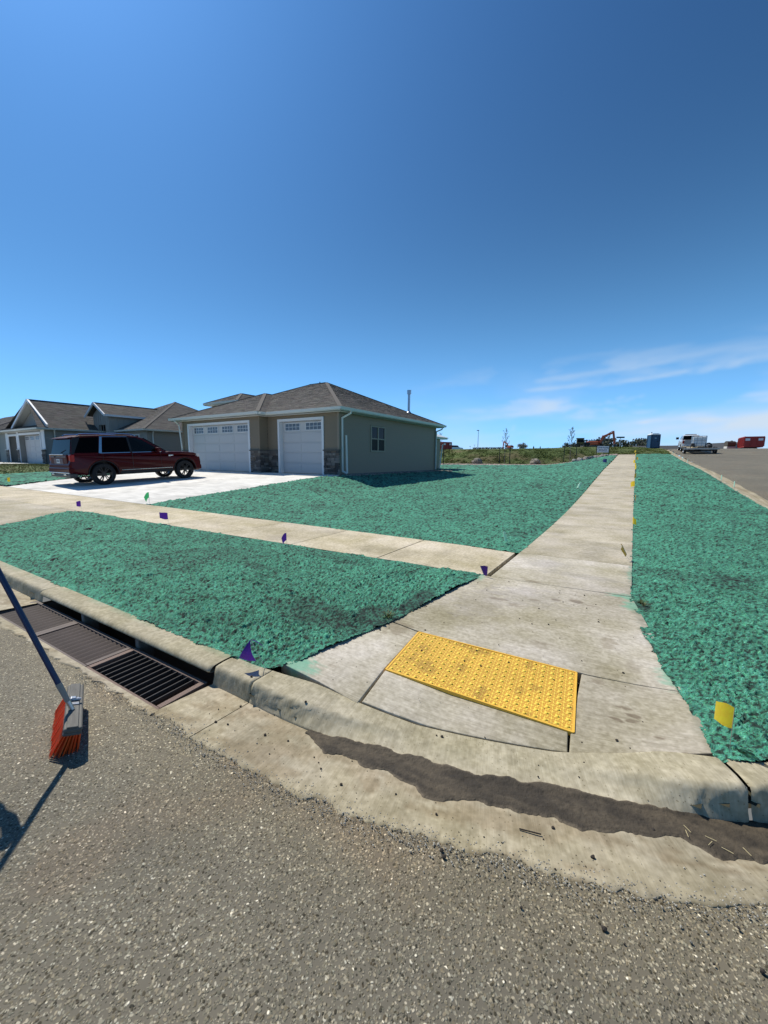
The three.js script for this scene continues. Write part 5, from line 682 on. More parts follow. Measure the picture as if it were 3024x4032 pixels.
// ------------------------------------------------------------------ tactile plate on the ramp
{
  const N = 128, [c, x] = canvas(N), [cb, xb] = canvas(N);
  x.fillStyle = 'rgb(204,152,52)'; x.fillRect(0, 0, N, N); xb.fillStyle = '#000'; xb.fillRect(0, 0, N, N);
  const bars = [[58, 34, 12, 60], [34, 58, 60, 12], [58, 0, 12, 20], [58, 108, 12, 20], [0, 58, 20, 12], [108, 58, 20, 12], [0, 0, 26, 26], [102, 0, 26, 26], [0, 102, 26, 26], [102, 102, 26, 26], [26, 4, 10, 30], [92, 94, 10, 30], [94, 26, 30, 10], [4, 92, 30, 10], [40, 10, 30, 9], [60, 109, 30, 9], [10, 60, 9, 30], [109, 40, 9, 30]];
  for (const [a, b, w, h] of bars) { x.fillStyle = 'rgb(246,212,84)'; x.fillRect(a, b, w, h); xb.fillStyle = '#fff'; xb.fillRect(a, b, w, h); }
  const pm = canTex(c), pb = canTex(cb, false); const W = 1.285, D = 0.655, nx = 20, nz = 10, cw = W / nx, cd = D / nz;
  const mat = new THREE.MeshStandardMaterial({ map: pm, bumpMap: pb, bumpScale: 0.0016, roughness: 0.55, vertexColors: true, side: THREE.DoubleSide });
  const domeMat = [std([0.80, 0.54, 0.05], 0.5), std([0.86, 0.60, 0.065], 0.5), std([0.72, 0.47, 0.045], 0.55)];
  const cx = -0.848, cz = -2.722, th = 5.3 * R, ca = Math.cos(th), sa = Math.sin(th); const P = (u, v) => [cx + u * ca + v * sa, cz - u * sa + v * ca];
  const t = thing('tactile_plate', 'yellow tactile plate with raised domes set in the kerb ramp', 'tactile paving');
  const top = (u, v) => { const [a, b] = P(u, v); return H(a, b) + 0.005; };
  const pos = [], uv = [], col = [], idx = [], ux = 60, vz = 30;
  for (let j = 0; j <= vz; j++) for (let i = 0; i <= ux; i++) { const u = (i / ux - 0.5) * W, v = (j / vz - 0.5) * D, [a, b] = P(u, v); pos.push(a, top(u, v), b); uv.push(u / cw, v / cd); const n = fbm(a * 5, b * 5, 4), d = sstep(0.6, 0.75, fbm(a * 9 + 3, b * 9, 3)) * 0.3; const q = 0.98 + 0.3 * (n - 0.5) - d; col.push(q, q * (1 - 0.06 * d), q * 0.98); }
  for (let j = 0; j < vz; j++) for (let i = 0; i < ux; i++) { const a = j * (ux + 1) + i; idx.push(a, a + ux + 1, a + ux + 2, a, a + ux + 2, a + 1); }
  const g = new THREE.BufferGeometry(); g.setAttribute('position', new THREE.Float32BufferAttribute(pos, 3)); g.setAttribute('uv', new THREE.Float32BufferAttribute(uv, 2)); g.setAttribute('color', new THREE.Float32BufferAttribute(col, 3)); g.setIndex(idx); g.computeVertexNormals(); part(t, 'plate', g, mat);
  const e = []; for (const [u0, v0, u1, v1] of [[-1, -1, 1, -1], [-1, 1, 1, 1], [-1, -1, -1, 1], [1, -1, 1, 1]]) { const a = P(u0 * W / 2, v0 * D / 2), b = P(u1 * W / 2, v1 * D / 2); e.push(beam([a[0], top(u0 * W / 2, v0 * D / 2) - 0.0115, a[1]], [b[0], top(u1 * W / 2, v1 * D / 2) - 0.0115, b[1]], 0.014, 0.028)); } part(t, 'plate_rim', e, std([0.78, 0.45, 0.05], 0.6));
  const dome = new THREE.LatheGeometry([[0, 0.0052], [0.006, 0.005], [0.0095, 0.0038], [0.0118, 0]].map((p) => new THREE.Vector2(...p)), 12); const r = rng(4);
  for (let j = 0; j < nz; j++) for (let i = 0; i < nx; i++) { const u = -W / 2 + (i + 0.5) * cw - cw * 0.0, v = -D / 2 + (j + 0.5) * cd, [a, b] = P(u, v); const m = new THREE.Mesh(dome, domeMat[Math.floor(r() * 3)]); m.name = 'dome'; m.position.set(a, top(u, v) + 0.001, b); m.scale.set(0.98, 1.2, 0.98); m.castShadow = m.receiveShadow = true; t.add(m); }
  // cell pattern sits between the domes
  pm.offset.set(0.5, 0.5); pb.offset.set(0.5, 0.5);
}
// ------------------------------------------------------------------ storm inlet and grates
{
  const t = thing('storm_inlet', 'concrete kerb-opening storm inlet behind three iron grates', 'storm inlet');
  const pts = PATH.filter((p) => p[0] > -5.352 && p[0] < -2.502 && p[1] > -6); pts.unshift([-5.352, flowZ(-5.352), 0, 1]); pts.push([-2.506, flowZ(-2.506), 0, 1]);
  const hood = sweep(pts, (x, z) => { const T = topY(x, z), e = (x < -5.35 || x > -2.51) ? 0.008 : 0; return [[0.2, T - 0.2], [0.2, T - 0.055], [0.045, T - 0.055], [0.012, T - 0.053], [-0.004 + e, T - 0.045], [-0.006 + e, T - 0.034 - 0.3 * e], [0.004 + e, T - 0.018 - e], [0.02 + e, T - 0.005 - e], [0.05, T - e * 0.6 + 0.002 * (vnoise(x * 30, 3) - 0.5)], [0.12, T + 0.002 * (vnoise(x * 30, 8) - 0.5)], [0.194, T], [0.2, T - 0.008], [0.2, T - 0.2]]; }, kerbCol(40)); part(t, 'hood', hood, MAT.concreteT);
  for (const x of [-4.46, -3.5]) part(t, 'pier', [rspan(x - 0.03, x + 0.03, rise(x) - 0.35, rise(x) - 0.052, flowZ(x) - 0.14, flowZ(x) - 0.012, 0.012)], std([0.3, 0.28, 0.24], 0.9, { map: speckle }));
  const cm = std([0.14, 0.13, 0.115], 0.95); const zf = -1.09, zb = -2.05, y0 = -1.1, y1 = -0.12;
  part(t, 'shaft', [span(-5.46, -5.36, y0, y1 + 0.04, zf, zb), span(-2.5, -2.43, y0, y1, zf, zb), span(-5.36, -2.5, y0, y1 + 0.02, zb, zb - 0.1), span(-5.36, -2.5, y0, -0.17, -0.98, -1.07), span(-5.46, -2.43, y0 - 0.1, y0, -0.98, zb - 0.1), span(-5.36, -2.5, -0.09, -0.07, -1.74, -2.1)], cm);
  const grateMats = [MAT.rust, std([0.17, 0.125, 0.105], 0.72, { map: speckle }), std([0.185, 0.14, 0.115], 0.75, { map: speckle })];
  [[-3.015, 1, 'storm grate with open black slots, next to the ramp'], [-3.99, -1, 'middle brown storm grate between two others, slanted bars'], [-4.955, -1, 'brown slanted-bar storm grate, farthest of three from the ramp']].forEach(([x, tilt, label], k) => {
    const L = 0.945, D = 0.36, y = rise(x) - 0.137; const g = thing('storm_grate', label, 'drain grate', [x, y, flowZ(x) + 0.012 + D / 2], 0.05, 'storm grates'); g.rotation.order = 'YXZ'; g.rotation.z = -0.0225; const m = grateMats[k];
    const fr = part(g, 'frame', [rspan(-L / 2 - 0.012, L / 2 + 0.012, -0.05, 0.006, D / 2 - 0.02, D / 2 + 0.012, 0.005), rspan(-L / 2 - 0.012, L / 2 + 0.012, -0.05, 0.006, -D / 2 - 0.012, -D / 2 + 0.02, 0.005), rspan(-L / 2 - 0.012, -L / 2 + 0.035, -0.05, 0.0065, -D / 2 + 0.02, D / 2 - 0.02, 0.005), rspan(L / 2 - 0.035, L / 2 + 0.012, -0.05, 0.0065, -D / 2 + 0.02, D / 2 - 0.02, 0.005)], m);
    const n = 12, bw = tilt > 0 ? 0.045 : 0.06; for (let i = 0; i < n; i++) { const bx = -L / 2 + 0.035 + (i + (tilt > 0 ? 1 : 0.5)) * (L - 0.07) / (n + (tilt > 0 ? 1 : 0)); part(g, 'vane', rbox(tilt > 0 ? 0.009 : 0.014, bw, D - 0.04, bx, -bw * 0.36, 0, 0.004, 0, 0, tilt > 0 ? -0.06 : 1.0, 1), tilt > 0 ? MAT.iron : m); }
  });
}
// ------------------------------------------------------------------ push broom
{
  const b = thing('push_broom', 'push broom with blue handle and orange bristles leaning by the grates', 'broom');
  const far = V(-2.95, 0.05, -0.905), near = V(-2.50, 0.05, -0.735), ax = near.clone().sub(far).normalize(), mid = far.clone().add(near).multiplyScalar(0.5); const up = V(0.30, 1, -0.16).addScaledVector(ax, -V(0.30, 1, -0.16).dot(ax)).normalize(), sd = ax.clone().cross(up).normalize();
  const M = new THREE.Matrix4().makeBasis(ax, up, sd).setPosition(mid), put = (g) => g.applyMatrix4(M); const L = 0.52;
  const wood = std([0.20, 0.19, 0.165], 0.7, { map: speckle, bumpMap: grainBump, bumpScale: 0.001 });
  const blk = part(b, 'block', put(merge([rbox(L, 0.03, 0.085, 0, 0, 0, 0.012), rbox(L - 0.004, 0.012, 0.052, 0, 0.017, 0.004, 0.005), rbox(L, 0.02, 0.085, 0, -0.02, 0, 0.01)])), wood);
  const r = rng(9), br = []; const tuft = new THREE.CylinderGeometry(0.0035, 0.0016, 1, 5, 1); tuft.translate(0, -0.5, 0);
  for (let i = 0; i < 62; i++) for (let j = 0; j < 7; j++) for (let k = 0; k < 2; k++) { const u = (i + 0.5 + 0.6 * (r() - 0.5)) / 62 - 0.5, v = (j / 6 - 0.5) + 0.08 * (r() - 0.5); const st = V(u * (L - 0.03), -0.028, v * 0.075).applyMatrix4(M); const d = V(u * 0.10 + 0.07 * (r() - 0.5), -1, v * 0.38 + 0.12 + 0.08 * (r() - 0.5)); d.transformDirection(M); let len = 0.105; const gy = road(st.x, st.z) + 0.003; len = Math.min(0.125, (st.y - gy) / Math.max(0.2, -d.y)); const q = tuft.clone(); q.scale(1, len, 1); q.applyQuaternion(new THREE.Quaternion().setFromUnitVectors(V(0, -1, 0), d)); q.translate(st.x, st.y, st.z); q.deleteAttribute('uv'); br.push(tint(q.toNonIndexed(), [0.66 + 0.28 * r(), 0.072 + 0.04 * r(), 0.010])); }
  part(b, 'bristles', br, new THREE.MeshStandardMaterial({ vertexColors: true, roughness: 0.5 }), null, 'stuff');
  const p0 = V(-2.665, 0.095, -0.785), dir = V(-0.27, 0.805, 0.17).normalize(), on = (s) => p0.clone().addScaledVector(dir, s).toArray();
  const h = part(b, 'handle', bar(on(0.15), on(1.5), 0.0145, 18, 0.0145), std([0.006, 0.022, 0.085], 0.32)); part(h, 'ferrule', [bar(on(0.035), on(0.155), 0.013, 16, 0.0165)], std([0.28, 0.27, 0.24], 0.5)); part(h, 'grip_cap', bar(on(1.5), on(1.56), 0.017, 16), MAT.black);
  part(b, 'bracket', [put(rbox(0.085, 0.006, 0.05, -0.02, 0.026, 0.006, 0.002)), bar(V(-2.66, 0.075, -0.79).toArray(), on(0.05), 0.012, 10), put(rbox(0.03, 0.022, 0.03, -0.03, 0.036, 0.012, 0.006)), put(new THREE.CylinderGeometry(0.008, 0.008, 0.07, 10).rotateX(Math.PI / 2).translate(-0.02, 0.036, 0.01))], MAT.steel); part(b, 'rivet', new THREE.SphereGeometry(0.005, 8, 6).translate(...on(0.12)), MAT.black);
}
// ------------------------------------------------------------------ marker flags
const flagMat = { yellow: std([0.92, 0.66, 0.018], 0.5), ochre: std([0.55, 0.34, 0.01], 0.55), purple: std([0.062, 0.008, 0.21], 0.5), violet: std([0.10, 0.014, 0.34], 0.5), green: std([0.05, 0.50, 0.17], 0.55), mint: std([0.55, 0.85, 0.66], 0.55), blue: std([0.03, 0.03, 0.22], 0.55) };
for (const k in flagMat) { const c = flagMat[k].color; flagMat[k] = new THREE.MeshPhysicalMaterial({ color: c, roughness: 0.6, transmission: 0.45, thickness: 0, side: THREE.DoubleSide }); }
function flag(x, z, o) {
  const { mat, label, group, h = 0.42, lean = [0, 0], az = Math.atan2(x, -z) / R - 90 + (o.off || 0), w = 0.125, t = 0.09, curl = 0.5, droop = 0, y = H(x, z) - 0.02, fold = 0 } = o;
  const f = thing('marker_flag', label, 'flag', [x, y, z], 0, group); const top = V(lean[0], h, lean[1]), base = V(0, -0.05, 0), dir = top.clone().sub(base).normalize();
  part(f, 'wire', tube([base.toArray(), base.clone().lerp(top, 0.5).add(V(lean[0] * 0.1, 0, 0)).toArray(), top.toArray()], Math.hypot(x, z) > 12 ? 0.004 : 0.0016, 8, 5), MAT.galv);
  const pos = [], idx = [], nu = 10, nv = 5, a0 = az * R; for (let i = 0; i <= nu; i++) for (let j = 0; j <= nv; j++) { const u = i / nu, v = j / nv; const ang = a0 + curl * u * 1.6, ra = w * u; const pt = top.clone().addScaledVector(dir, -t * v); pt.x += Math.sin(ang) * ra * (1 - fold * v); pt.z += -Math.cos(ang) * ra * (1 - fold * v); pt.y += -droop * u * u * w + 0.006 * Math.sin(5 * u + 3 * v); pos.push(pt.x, pt.y, pt.z); }
  for (let i = 0; i < nu; i++) for (let j = 0; j < nv; j++) { const a = i * (nv + 1) + j; idx.push(a, a + nv + 1, a + nv + 2, a, a + nv + 2, a + 1); } const g = new THREE.BufferGeometry(); g.setAttribute('position', new THREE.Float32BufferAttribute(pos, 3)); g.setIndex(idx); g.computeVertexNormals(); part(f, 'pennant', g, mat); return f;
}
{
  flag(0.56, -2.60, { mat: flagMat.yellow, label: 'curled yellow marker flag where the ramp edge meets the kerb', h: 0.29, lean: [-0.005, 0.0], az: -62, w: 0.1, t: 0.12, curl: 0.25, droop: 0.2 });
  const yl = 'small yellow marker flag along the right edge of the side pavement', yg = 'yellow flags along the side pavement'; const r = rng(31);
  [[0.10, -7.15, 0.26, [-0.17, 0.05], 150, 0.3, 'ochre'], [0.13, -10.45, 0.24, [-0.02, 0.06], -58, 0.8, 'yellow'], [0.14, -14.4, 0.3, [-0.02, 0], 150, 0.3, 'ochre'], [0.13, -18.5, 0.3, [-0.03, 0], -58, 0.2, 'yellow'], [0.14, -21.7, 0.36, [0, 0], 160, 0.4, 'ochre'], [0.15, -26.2, 0.36, [0, 0], -58, 0.5, 'yellow'], [0.13, -28.4, 0.36, [0, 0], -58, 0.5, 'yellow'], [0.12, -31.8, 0.4, [-0.05, 0], -58, 0.3, 'yellow'], [0.14, -36.3, 0.42, [0, 0], 100, 0.5, 'ochre'], [0.13, -43.6, 0.42, [0, 0], -58, 0.5, 'yellow'], [0.12, -49.6, 0.5, [0, 0], -58, 0.2, 'yellow']].forEach(([x, z, h, lean, az, curl, m]) => flag(x, z, { mat: flagMat[m], label: yl, group: yg, h, lean, az, curl, w: Math.abs(z) > 17 ? 0.22 : 0.16, t: Math.abs(z) > 17 ? 0.2 : 0.15, droop: 0.3 }));
  { const f = thing('marker_flag', 'folded purple marker flag standing at the kerb beside the storm inlet', 'flag', [-2.17, 0.0, -1.80]); f.scale.set(1.35, 1.25, 1.35); f.rotation.y = 0.35; const A = [-0.075, 0.185, 0.02], tri = (a, b, c, e) => { const n = V(0.3, 0.1, 1).normalize().multiplyScalar(0.0006), g = []; const bulge = (p, q, t) => [0, 1, 2].map((i) => lerp(p[i], q[i], t) + (i === 2 ? e * Math.sin(t * 3.14) : 0)); const rows = 6; const pos = []; const P = (i, j) => { const s = i / rows, l = bulge(a, b, s), r2 = bulge(a, c, s); return i === 0 ? a : [0, 1, 2].map((k) => lerp(l[k], r2[k], j / rows) + (k === 2 ? 0.6 * e * Math.sin(j / rows * 3.14) * s : 0)); }; for (let i = 0; i < rows; i++) for (let j = 0; j < rows; j++) { const p = P(i, j), q = P(i + 1, j), r3 = P(i + 1, j + 1), s = P(i, j + 1); pos.push(...p, ...q, ...r3, ...p, ...r3, ...s); } const gg = new THREE.BufferGeometry(); gg.setAttribute('position', new THREE.Float32BufferAttribute(pos, 3)); gg.computeVertexNormals(); return gg; };
    part(f, 'wire', tube([[0.03, -0.04, 0.0], [-0.02, 0.05, 0.005], A], 0.0016, 8, 5), MAT.galv); part(f, 'pennant', tri(A, [-0.125, 0.085, 0.055], [-0.045, 0.055, 0.02], 0.018), flagMat.violet); part(f, 'pennant_fold', tri(A, [-0.012, 0.115, -0.02], [-0.05, 0.15, -0.012], -0.01), flagMat.violet); }
  flag(-1.53, -4.96, { mat: flagMat.purple, label: 'purple marker flag at the corner where the two pavements meet', h: 0.17, lean: [0.02, 0.03], off: 10, w: 0.13, t: 0.13, curl: 0.3, droop: 0.1, fold: 0.6 });
  flag(-4.82, -4.52, { mat: flagMat.violet, label: 'triangular purple marker flag upright midway along the front pavement', h: 0.24, off: 15, w: 0.1, t: 0.12, curl: 0.2, droop: 0.9, fold: 0.3 });
  flag(-8.10, -4.33, { mat: flagMat.violet, label: 'square purple marker flag flying flat beside the front pavement', h: 0.26, lean: [-0.02, 0], off: 8, w: 0.155, t: 0.135, curl: 0.1, droop: -0.15 });
  flag(-11.30, -3.95, { mat: flagMat.violet, label: 'narrow twisted purple marker flag beside the driveway apron', h: 0.26, off: -60, w: 0.09, t: 0.13, curl: 0.4 });
  flag(-1.75, -34.5, { mat: flagMat.blue, label: 'dark blue marker flag in the far yard near the rock pile', h: 0.32, az: -80, w: 0.3, t: 0.25, curl: 0.2 });
  flag(-11.46, -5.62, { mat: flagMat.green, label: 'green marker flag at the corner of the driveway', h: 0.34, lean: [0.02, 0], off: 10, w: 0.14, t: 0.15, curl: 0.2, droop: 1.0, fold: 0.4 });
  flag(-1.78, -7.05, { mat: flagMat.mint, label: 'pale green marker flag hanging down in the yard beside the pavement corner', h: 0.27, lean: [-0.08, 0.03], off: 0, w: 0.11, t: 0.18, curl: 0.8, droop: 0.3 });
  flag(-1.76, -16.9, { mat: flagMat.mint, label: 'pale green marker flag leaning in the yard halfway up the side pavement', h: 0.36, lean: [0.12, 0], off: 0, w: 0.18, t: 0.2, curl: 0.5, droop: 0.6 });
  for (const [x, z] of [[3.18, -47.6], [3.16, -37.6], [3.18, -34.4], [3.17, -21.4], [3.2, -19.0]]) flag(x, z, { mat: flagMat.mint, label: 'pale green marker flag along the side street kerb', group: 'pale flags along the side street', h: 0.36, off: 35, w: 0.11, t: 0.2, curl: 0.5 });
  flag(-19.7, -4.75, { mat: flagMat.yellow, label: 'yellow marker flag at the left corner of the driveway', h: 0.3, az: 90, w: 0.14, t: 0.16, y: rise(-19.7) + 0.02 });
}
// ------------------------------------------------------------------ plants, stones, stakes
const stuff = (name, geo, mat, list, label, category, colour) => { const m = new THREE.InstancedMesh(geo, mat, list.length); list.forEach(([x, y, z, s, ry, rx = 0, rz = 0], i) => { const sc = Array.isArray(s) ? s : [s, s, s]; M4.compose(V(x, y, z), Q.setFromEuler(E3.set(rx, ry, rz)), V(...sc)); m.setMatrixAt(i, M4); if (colour) m.setColorAt(i, new THREE.Color().setRGB(...colour(i))); }); m.name = numbered(name); m.castShadow = m.receiveShadow = true; m.userData = { label, category, kind: 'stuff' }; scene.add(m); return m; };
function rockGeo(seed, d = 1, rough = 0.35) { const g = new THREE.IcosahedronGeometry(1, d), p = g.attributes.position, r = rng(seed), o = r() * 50; for (let i = 0; i < p.count; i++) { const v = V(p.getX(i), p.getY(i), p.getZ(i)).normalize(), n = fbm(v.x * 1.7 + o, v.y * 1.7 + v.z * 2.3 + o, 3); v.multiplyScalar(1 + rough * (n - 0.5) * 2); p.setXYZ(i, v.x, v.y, v.z); } g.computeVertexNormals(); return g; }
function tuftGeo(seed, blades, spread) { const r = rng(seed), pos = []; for (let k = 0; k < blades; k++) { const a = r() * 6.28, l = 0.6 + 0.5 * r(), w = 0.05 + 0.04 * r(), b = spread * (0.4 + r()), ox = (r() - 0.5) * 0.5, oz = (r() - 0.5) * 0.5, dx = Math.cos(a), dz = Math.sin(a); const p = (t, s) => [ox + dx * b * t * t + s * w * (1 - t) * -dz, l * t * (1 - 0.2 * t), oz + dz * b * t * t + s * w * (1 - t) * dx]; pos.push(...p(0, -1), ...p(0, 1), ...p(0.55, 1), ...p(0, -1), ...p(0.55, 1), ...p(0.55, -1), ...p(0.55, -1), ...p(0.55, 1), ...p(1, 0)); } const g = new THREE.BufferGeometry(); g.setAttribute('position', new THREE.Float32BufferAttribute(pos, 3)); g.computeVertexNormals(); return g; }
const blade = new THREE.MeshStandardMaterial({ color: 0xffffff, roughness: 1, side: THREE.DoubleSide });
{
  const r = rng(101), L = [], C = []; while (L.length < 34000) { const x = lerp(-30, 3.3, r()), d = Math.pow(r(), 1.3) * 13, z = gravelZ(x) - 1.0 - d; const n = fbm(x * 0.8, z * 0.8, 3); if (r() > 0.25 + n) continue; const s = 0.07 + 0.16 * n * r() + 0.04; L.push([x, H(x, z) - 0.03, z, [s * 1.6, s * (0.45 + 0.35 * r()), s * 1.6], r() * 6.28]); const dry = d < 1.6 ? 0.5 * r() : sstep(0.62, 0.8, n) * 0.5; const v = 0.6 + 0.7 * r(); C.push([lerp(0.13, 0.21, dry) * v, lerp(0.175, 0.175, dry) * v, lerp(0.035, 0.085, dry) * v]); }
  stuff('bank_grass', tuftGeo(1, 6, 0.7), blade, L, 'rough green grass covering the bank', 'grass', (i) => C[i]);
  const L2 = [], C2 = []; while (L2.length < 9000) { const x = lerp(-46, -27.2, r()), z = lerp(-4, -10.8, r()); if (z > zF(x) - 0.1) continue; const s = 0.05 + 0.05 * r(); L2.push([x, H(x, z), z, [s * 1.6, s, s * 1.6], r() * 6.28]); const v = 0.7 + 0.6 * r(), dry = sstep(0.5, 0.7, fbm(x * 0.5, z * 0.5, 3)); C2.push([lerp(0.075, 0.15, dry) * v, lerp(0.105, 0.125, dry) * v, 0.025 * v]); }
  stuff('lawn_grass', tuftGeo(2, 5, 0.5), blade, L2, 'short olive green grass of the neighbouring lawn', 'grass', (i) => C2[i]);
  const stoneMat = new THREE.MeshStandardMaterial({ color: 0xffffff, roughness: 0.95, flatShading: true });
  const gs = [], gc = []; while (gs.length < 6500) { const x = lerp(-26, -1.6, r()), w = gravelZ(x), z = lerp(w + 1.3, w - 0.9, r()); const s = 0.03 + 0.05 * r() * r(); gs.push([x, H(x, z) + 0.05, z, [s, s * 0.7, s], r() * 6, r()]); const v = 0.6 + 0.8 * r(); gc.push([0.42 * v, 0.34 * v, 0.29 * v]); }
  stuff('gravel', rockGeo(3, 0), stoneMat, gs, 'pinkish gravel spread along the foot of the bank', 'gravel', (i) => gc[i]);
  const fs = [], fc = []; while (fs.length < 1500) { const side = r(); let x, z; if (side < 0.9) { x = HOUSE.x1 + 0.05 + 0.62 * r(); z = lerp(-14.75, -26.1, r()); } else { x = lerp(-11.9, -10.9, r()); z = lerp(-25.6, -26.5, r()); } const s = 0.035 + 0.05 * r(); fs.push([x, Math.max(H(x, z) - 0.02, 0.66 - 0.14 * (x - HOUSE.x1)) + 0.03 * r(), z, [s, s * 0.75, s], r() * 6, r()]); const v = 0.5 + 0.9 * r(); fc.push([0.26 * v, 0.235 * v, 0.205 * v]); }
  stuff('foundation_rock', rockGeo(5, 1), stoneMat, fs, 'loose rock mulch along the foundation of the garage house', 'rocks', (i) => fc[i]);
  // loose chippings at the asphalt edge, soil crumbs on the concrete
  const nearPath = PATH.filter((q) => q[1] > -3.4 && q[0] > -3.4 && q[0] < 2.1); const ch = [], cc = []; while (ch.length < 3600) { const s = r(), x = lerp(-3.2, 2.0, r()), d = -0.425 + (r() + r() + r() - 1.5) * 0.075 * (r() < 0.12 ? 2.6 : 1); const p = nearPath[Math.min(nearPath.length - 1, Math.floor(r() * nearPath.length))]; if (p[0] < -2.45 && d > -0.42) continue; const jt = (r() - 0.5) * 0.05, X = p[0] - p[2] * d + p[3] * jt, Z = p[1] - p[3] * d - p[2] * jt; const q = 0.0018 + 0.0032 * r() * r(); ch.push([X, Math.max(road(X, Z), gutY(X, Z)) + q * 0.15, Z, [q * 1.3, q * 0.8, q], r() * 6, r()]); const v = 0.5 + 1.0 * r(); cc.push([0.30 * v, 0.28 * v, 0.23 * v]); }
  stuff('chippings', rockGeo(7, 0), stoneMat, ch, 'loose stone chippings along the asphalt edge', 'gravel', (i) => cc[i]);
  const cr = []; const on = (x, z) => (kerbDist(x, z) < 0.26 ? gutY(x, z) : H(x, z)); for (let k = 0; k < 260; k++) { const near = r() < 0.55; const x = near ? lerp(-1.9, 0.5, r()) : lerp(-2.2, 1, r()), z = near ? lerp(-1.9, -5, r()) : lerp(-1.3, -1.75, r()); if (kerbDist(x, z) > 0.26 && (x < rampL(z) || x > rampR(z))) continue; const s = 0.002 + 0.006 * Math.pow(r(), 3.6); cr.push([x, on(x, z) + s * 0.6 + 0.006 * (Math.hypot(x + 0.85, z + 2.72) < 0.6 ? 1 : 0), z, [s * 1.3, s * 0.9, s], r() * 6, r()]); }
  stuff('soil_crumbs', rockGeo(8, 1), std([0.045, 0.036, 0.028], 1), cr, 'dark soil crumbs scattered over the ramp concrete', 'soil crumbs');
  // soil clods in the near verge
  const clods = [rockGeo(11, 2, 0.5), rockGeo(12, 2, 0.5), rockGeo(13, 2, 0.5)], cm = std([0.022, 0.021, 0.018], 1, { bumpMap: grainBump, bumpScale: 0.01 });
  for (const [px, pz, s] of [[-5.45, -3.05, 0.045], [-6.4, -3.35, 0.04], [-6.2, -2.55, 0.05], [-7.2, -2.85, 0.05], [-7.9, -2.2, 0.05], [-5.6, -2.2, 0.04], [-4.9, -2.45, 0.035], [-8.6, -3.1, 0.05], [-6.9, -3.7, 0.035], [-5.9, -3.75, 0.03], [-4.15, -2.65, 0.035], [-3.4, -2.55, 0.03], [-3.15, -3.0, 0.035], [-4.6, -3.25, 0.03], [-9.4, -2.5, 0.05], [-3.75, -2.2, 0.03], [-7.4, -2.05, 0.04], [-6.6, -1.95, 0.045], [-2.95, -3.5, 0.025], [1.0, -6.4, 0.03], [1.25, -6.55, 0.03]]) { const m = single('soil_clod', clods[Math.floor(r() * 3)], cm, 'dark soil clod lying on the teal mulch', 'soil clod', 'soil clods on the mulch'); m.position.set(px, H(px, pz) + 0.012, pz); m.scale.set(s * (1 + 0.5 * r()), s * 0.55, s); m.rotation.y = r() * 6; }
  // boulders and the rock pile
  const bm = std([0.36, 0.32, 0.26], 0.95, { bumpMap: grainBump, bumpScale: 0.03, map: speckle }); [[-14.0, -40.4, [0.62, 0.42, 0.5], 'rounded tan boulder on the gravel between two saplings'], [-8.75, -43.3, [0.72, 0.36, 0.5], 'flat-topped grey boulder on the gravel nearer the rock pile']].forEach(([x, z, s, label], k) => { const m = single('boulder', rockGeo(20 + k, 3, 0.5), bm, label, 'boulder'); m.position.set(x, H(x, z) + s[1] * 0.62, z); m.scale.set(...s); m.rotation.y = 1 + k; });
  const rm = [std([0.42, 0.37, 0.32], 0.95, { map: speckle }), std([0.33, 0.28, 0.25], 0.95, { map: speckle }), std([0.5, 0.46, 0.42], 0.95, { map: speckle })], rg = [31, 32, 33, 34].map((s) => rockGeo(s, 1, 0.5));
  for (let k = 0; k < 46; k++) { const u = r(), x = lerp(-4.9, -2.4, u) + 0.5 * (r() - 0.5), z = lerp(-43.2, -47.6, u) + 0.9 * (r() - 0.5); const s = 0.1 + 0.17 * r() * r() + 0.03; const m = single('pile_rock', rg[k % 4], rm[Math.floor(r() * 3)], 'pale broken rock in the pile below the white sign', 'rock', 'rocks in the pile'); m.position.set(x, H(x, z) + s * 0.4, z); m.scale.set(s * (1 + 0.6 * r()), s * 0.75, s); m.rotation.set(r() * 0.6, r() * 6, r() * 0.6); }
  // weeds at the edges of the ramp
  [[-1.93, -3.02, 0.085, 'larger grass weed at the mulch edge beside the tactile plate'], [-2.06, -2.28, 0.06, 'small grass weed at the mulch edge near the kerb'], [0.2, -4.95, 0.06, 'dark weed where the side verge meets the ramp'], [-2.3, -4.78, 0.035, 'tiny weed along the edge of the front pavement']].forEach(([x, z, s, label], k) => { const w = thing('grass_weed', label, 'weed', [x, H(x, z) - 0.005, z]); for (let q = 0; q < 3; q++) { const g = at(tuftGeo(40 + k * 5 + q, 14, 0.9), (r() - 0.5) * 0.12, 0, (r() - 0.5) * 0.12, 0, r() * 6, 0, [s, s * (0.7 + 0.5 * r()), s]); part(w, 'blades', g, std(q === 2 ? [0.16, 0.15, 0.05] : [0.05 + 0.03 * r(), 0.10, 0.018], 0.9)); } });
  // straw in the silt
  for (let k = 0; k < 6; k++) { const x = 0.32 + 0.25 * r(), z = -2.03 - 0.07 * r(), a = r() * 3; const m = single('straw', bar([-0.02 * Math.cos(a), 0, -0.02 * Math.sin(a)], [0.02 * Math.cos(a), 0.004, 0.02 * Math.sin(a)], 0.0011, 5), std([0.62, 0.52, 0.28], 0.7), 'dry straw stalk lying in the damp silt', 'straw', 'straws in the gutter'); m.position.set(x, gutY(x, z) + 0.018, z); }
  { const m = single('twig', bar([-0.045, 0, 0.012], [0.045, 0.003, -0.012], 0.003, 6), std([0.03, 0.022, 0.015], 0.9), 'short dark twig on the gutter pan', 'twig'); m.position.set(-0.26, gutY(-0.26, -1.66) + 0.006, -1.66); }
}
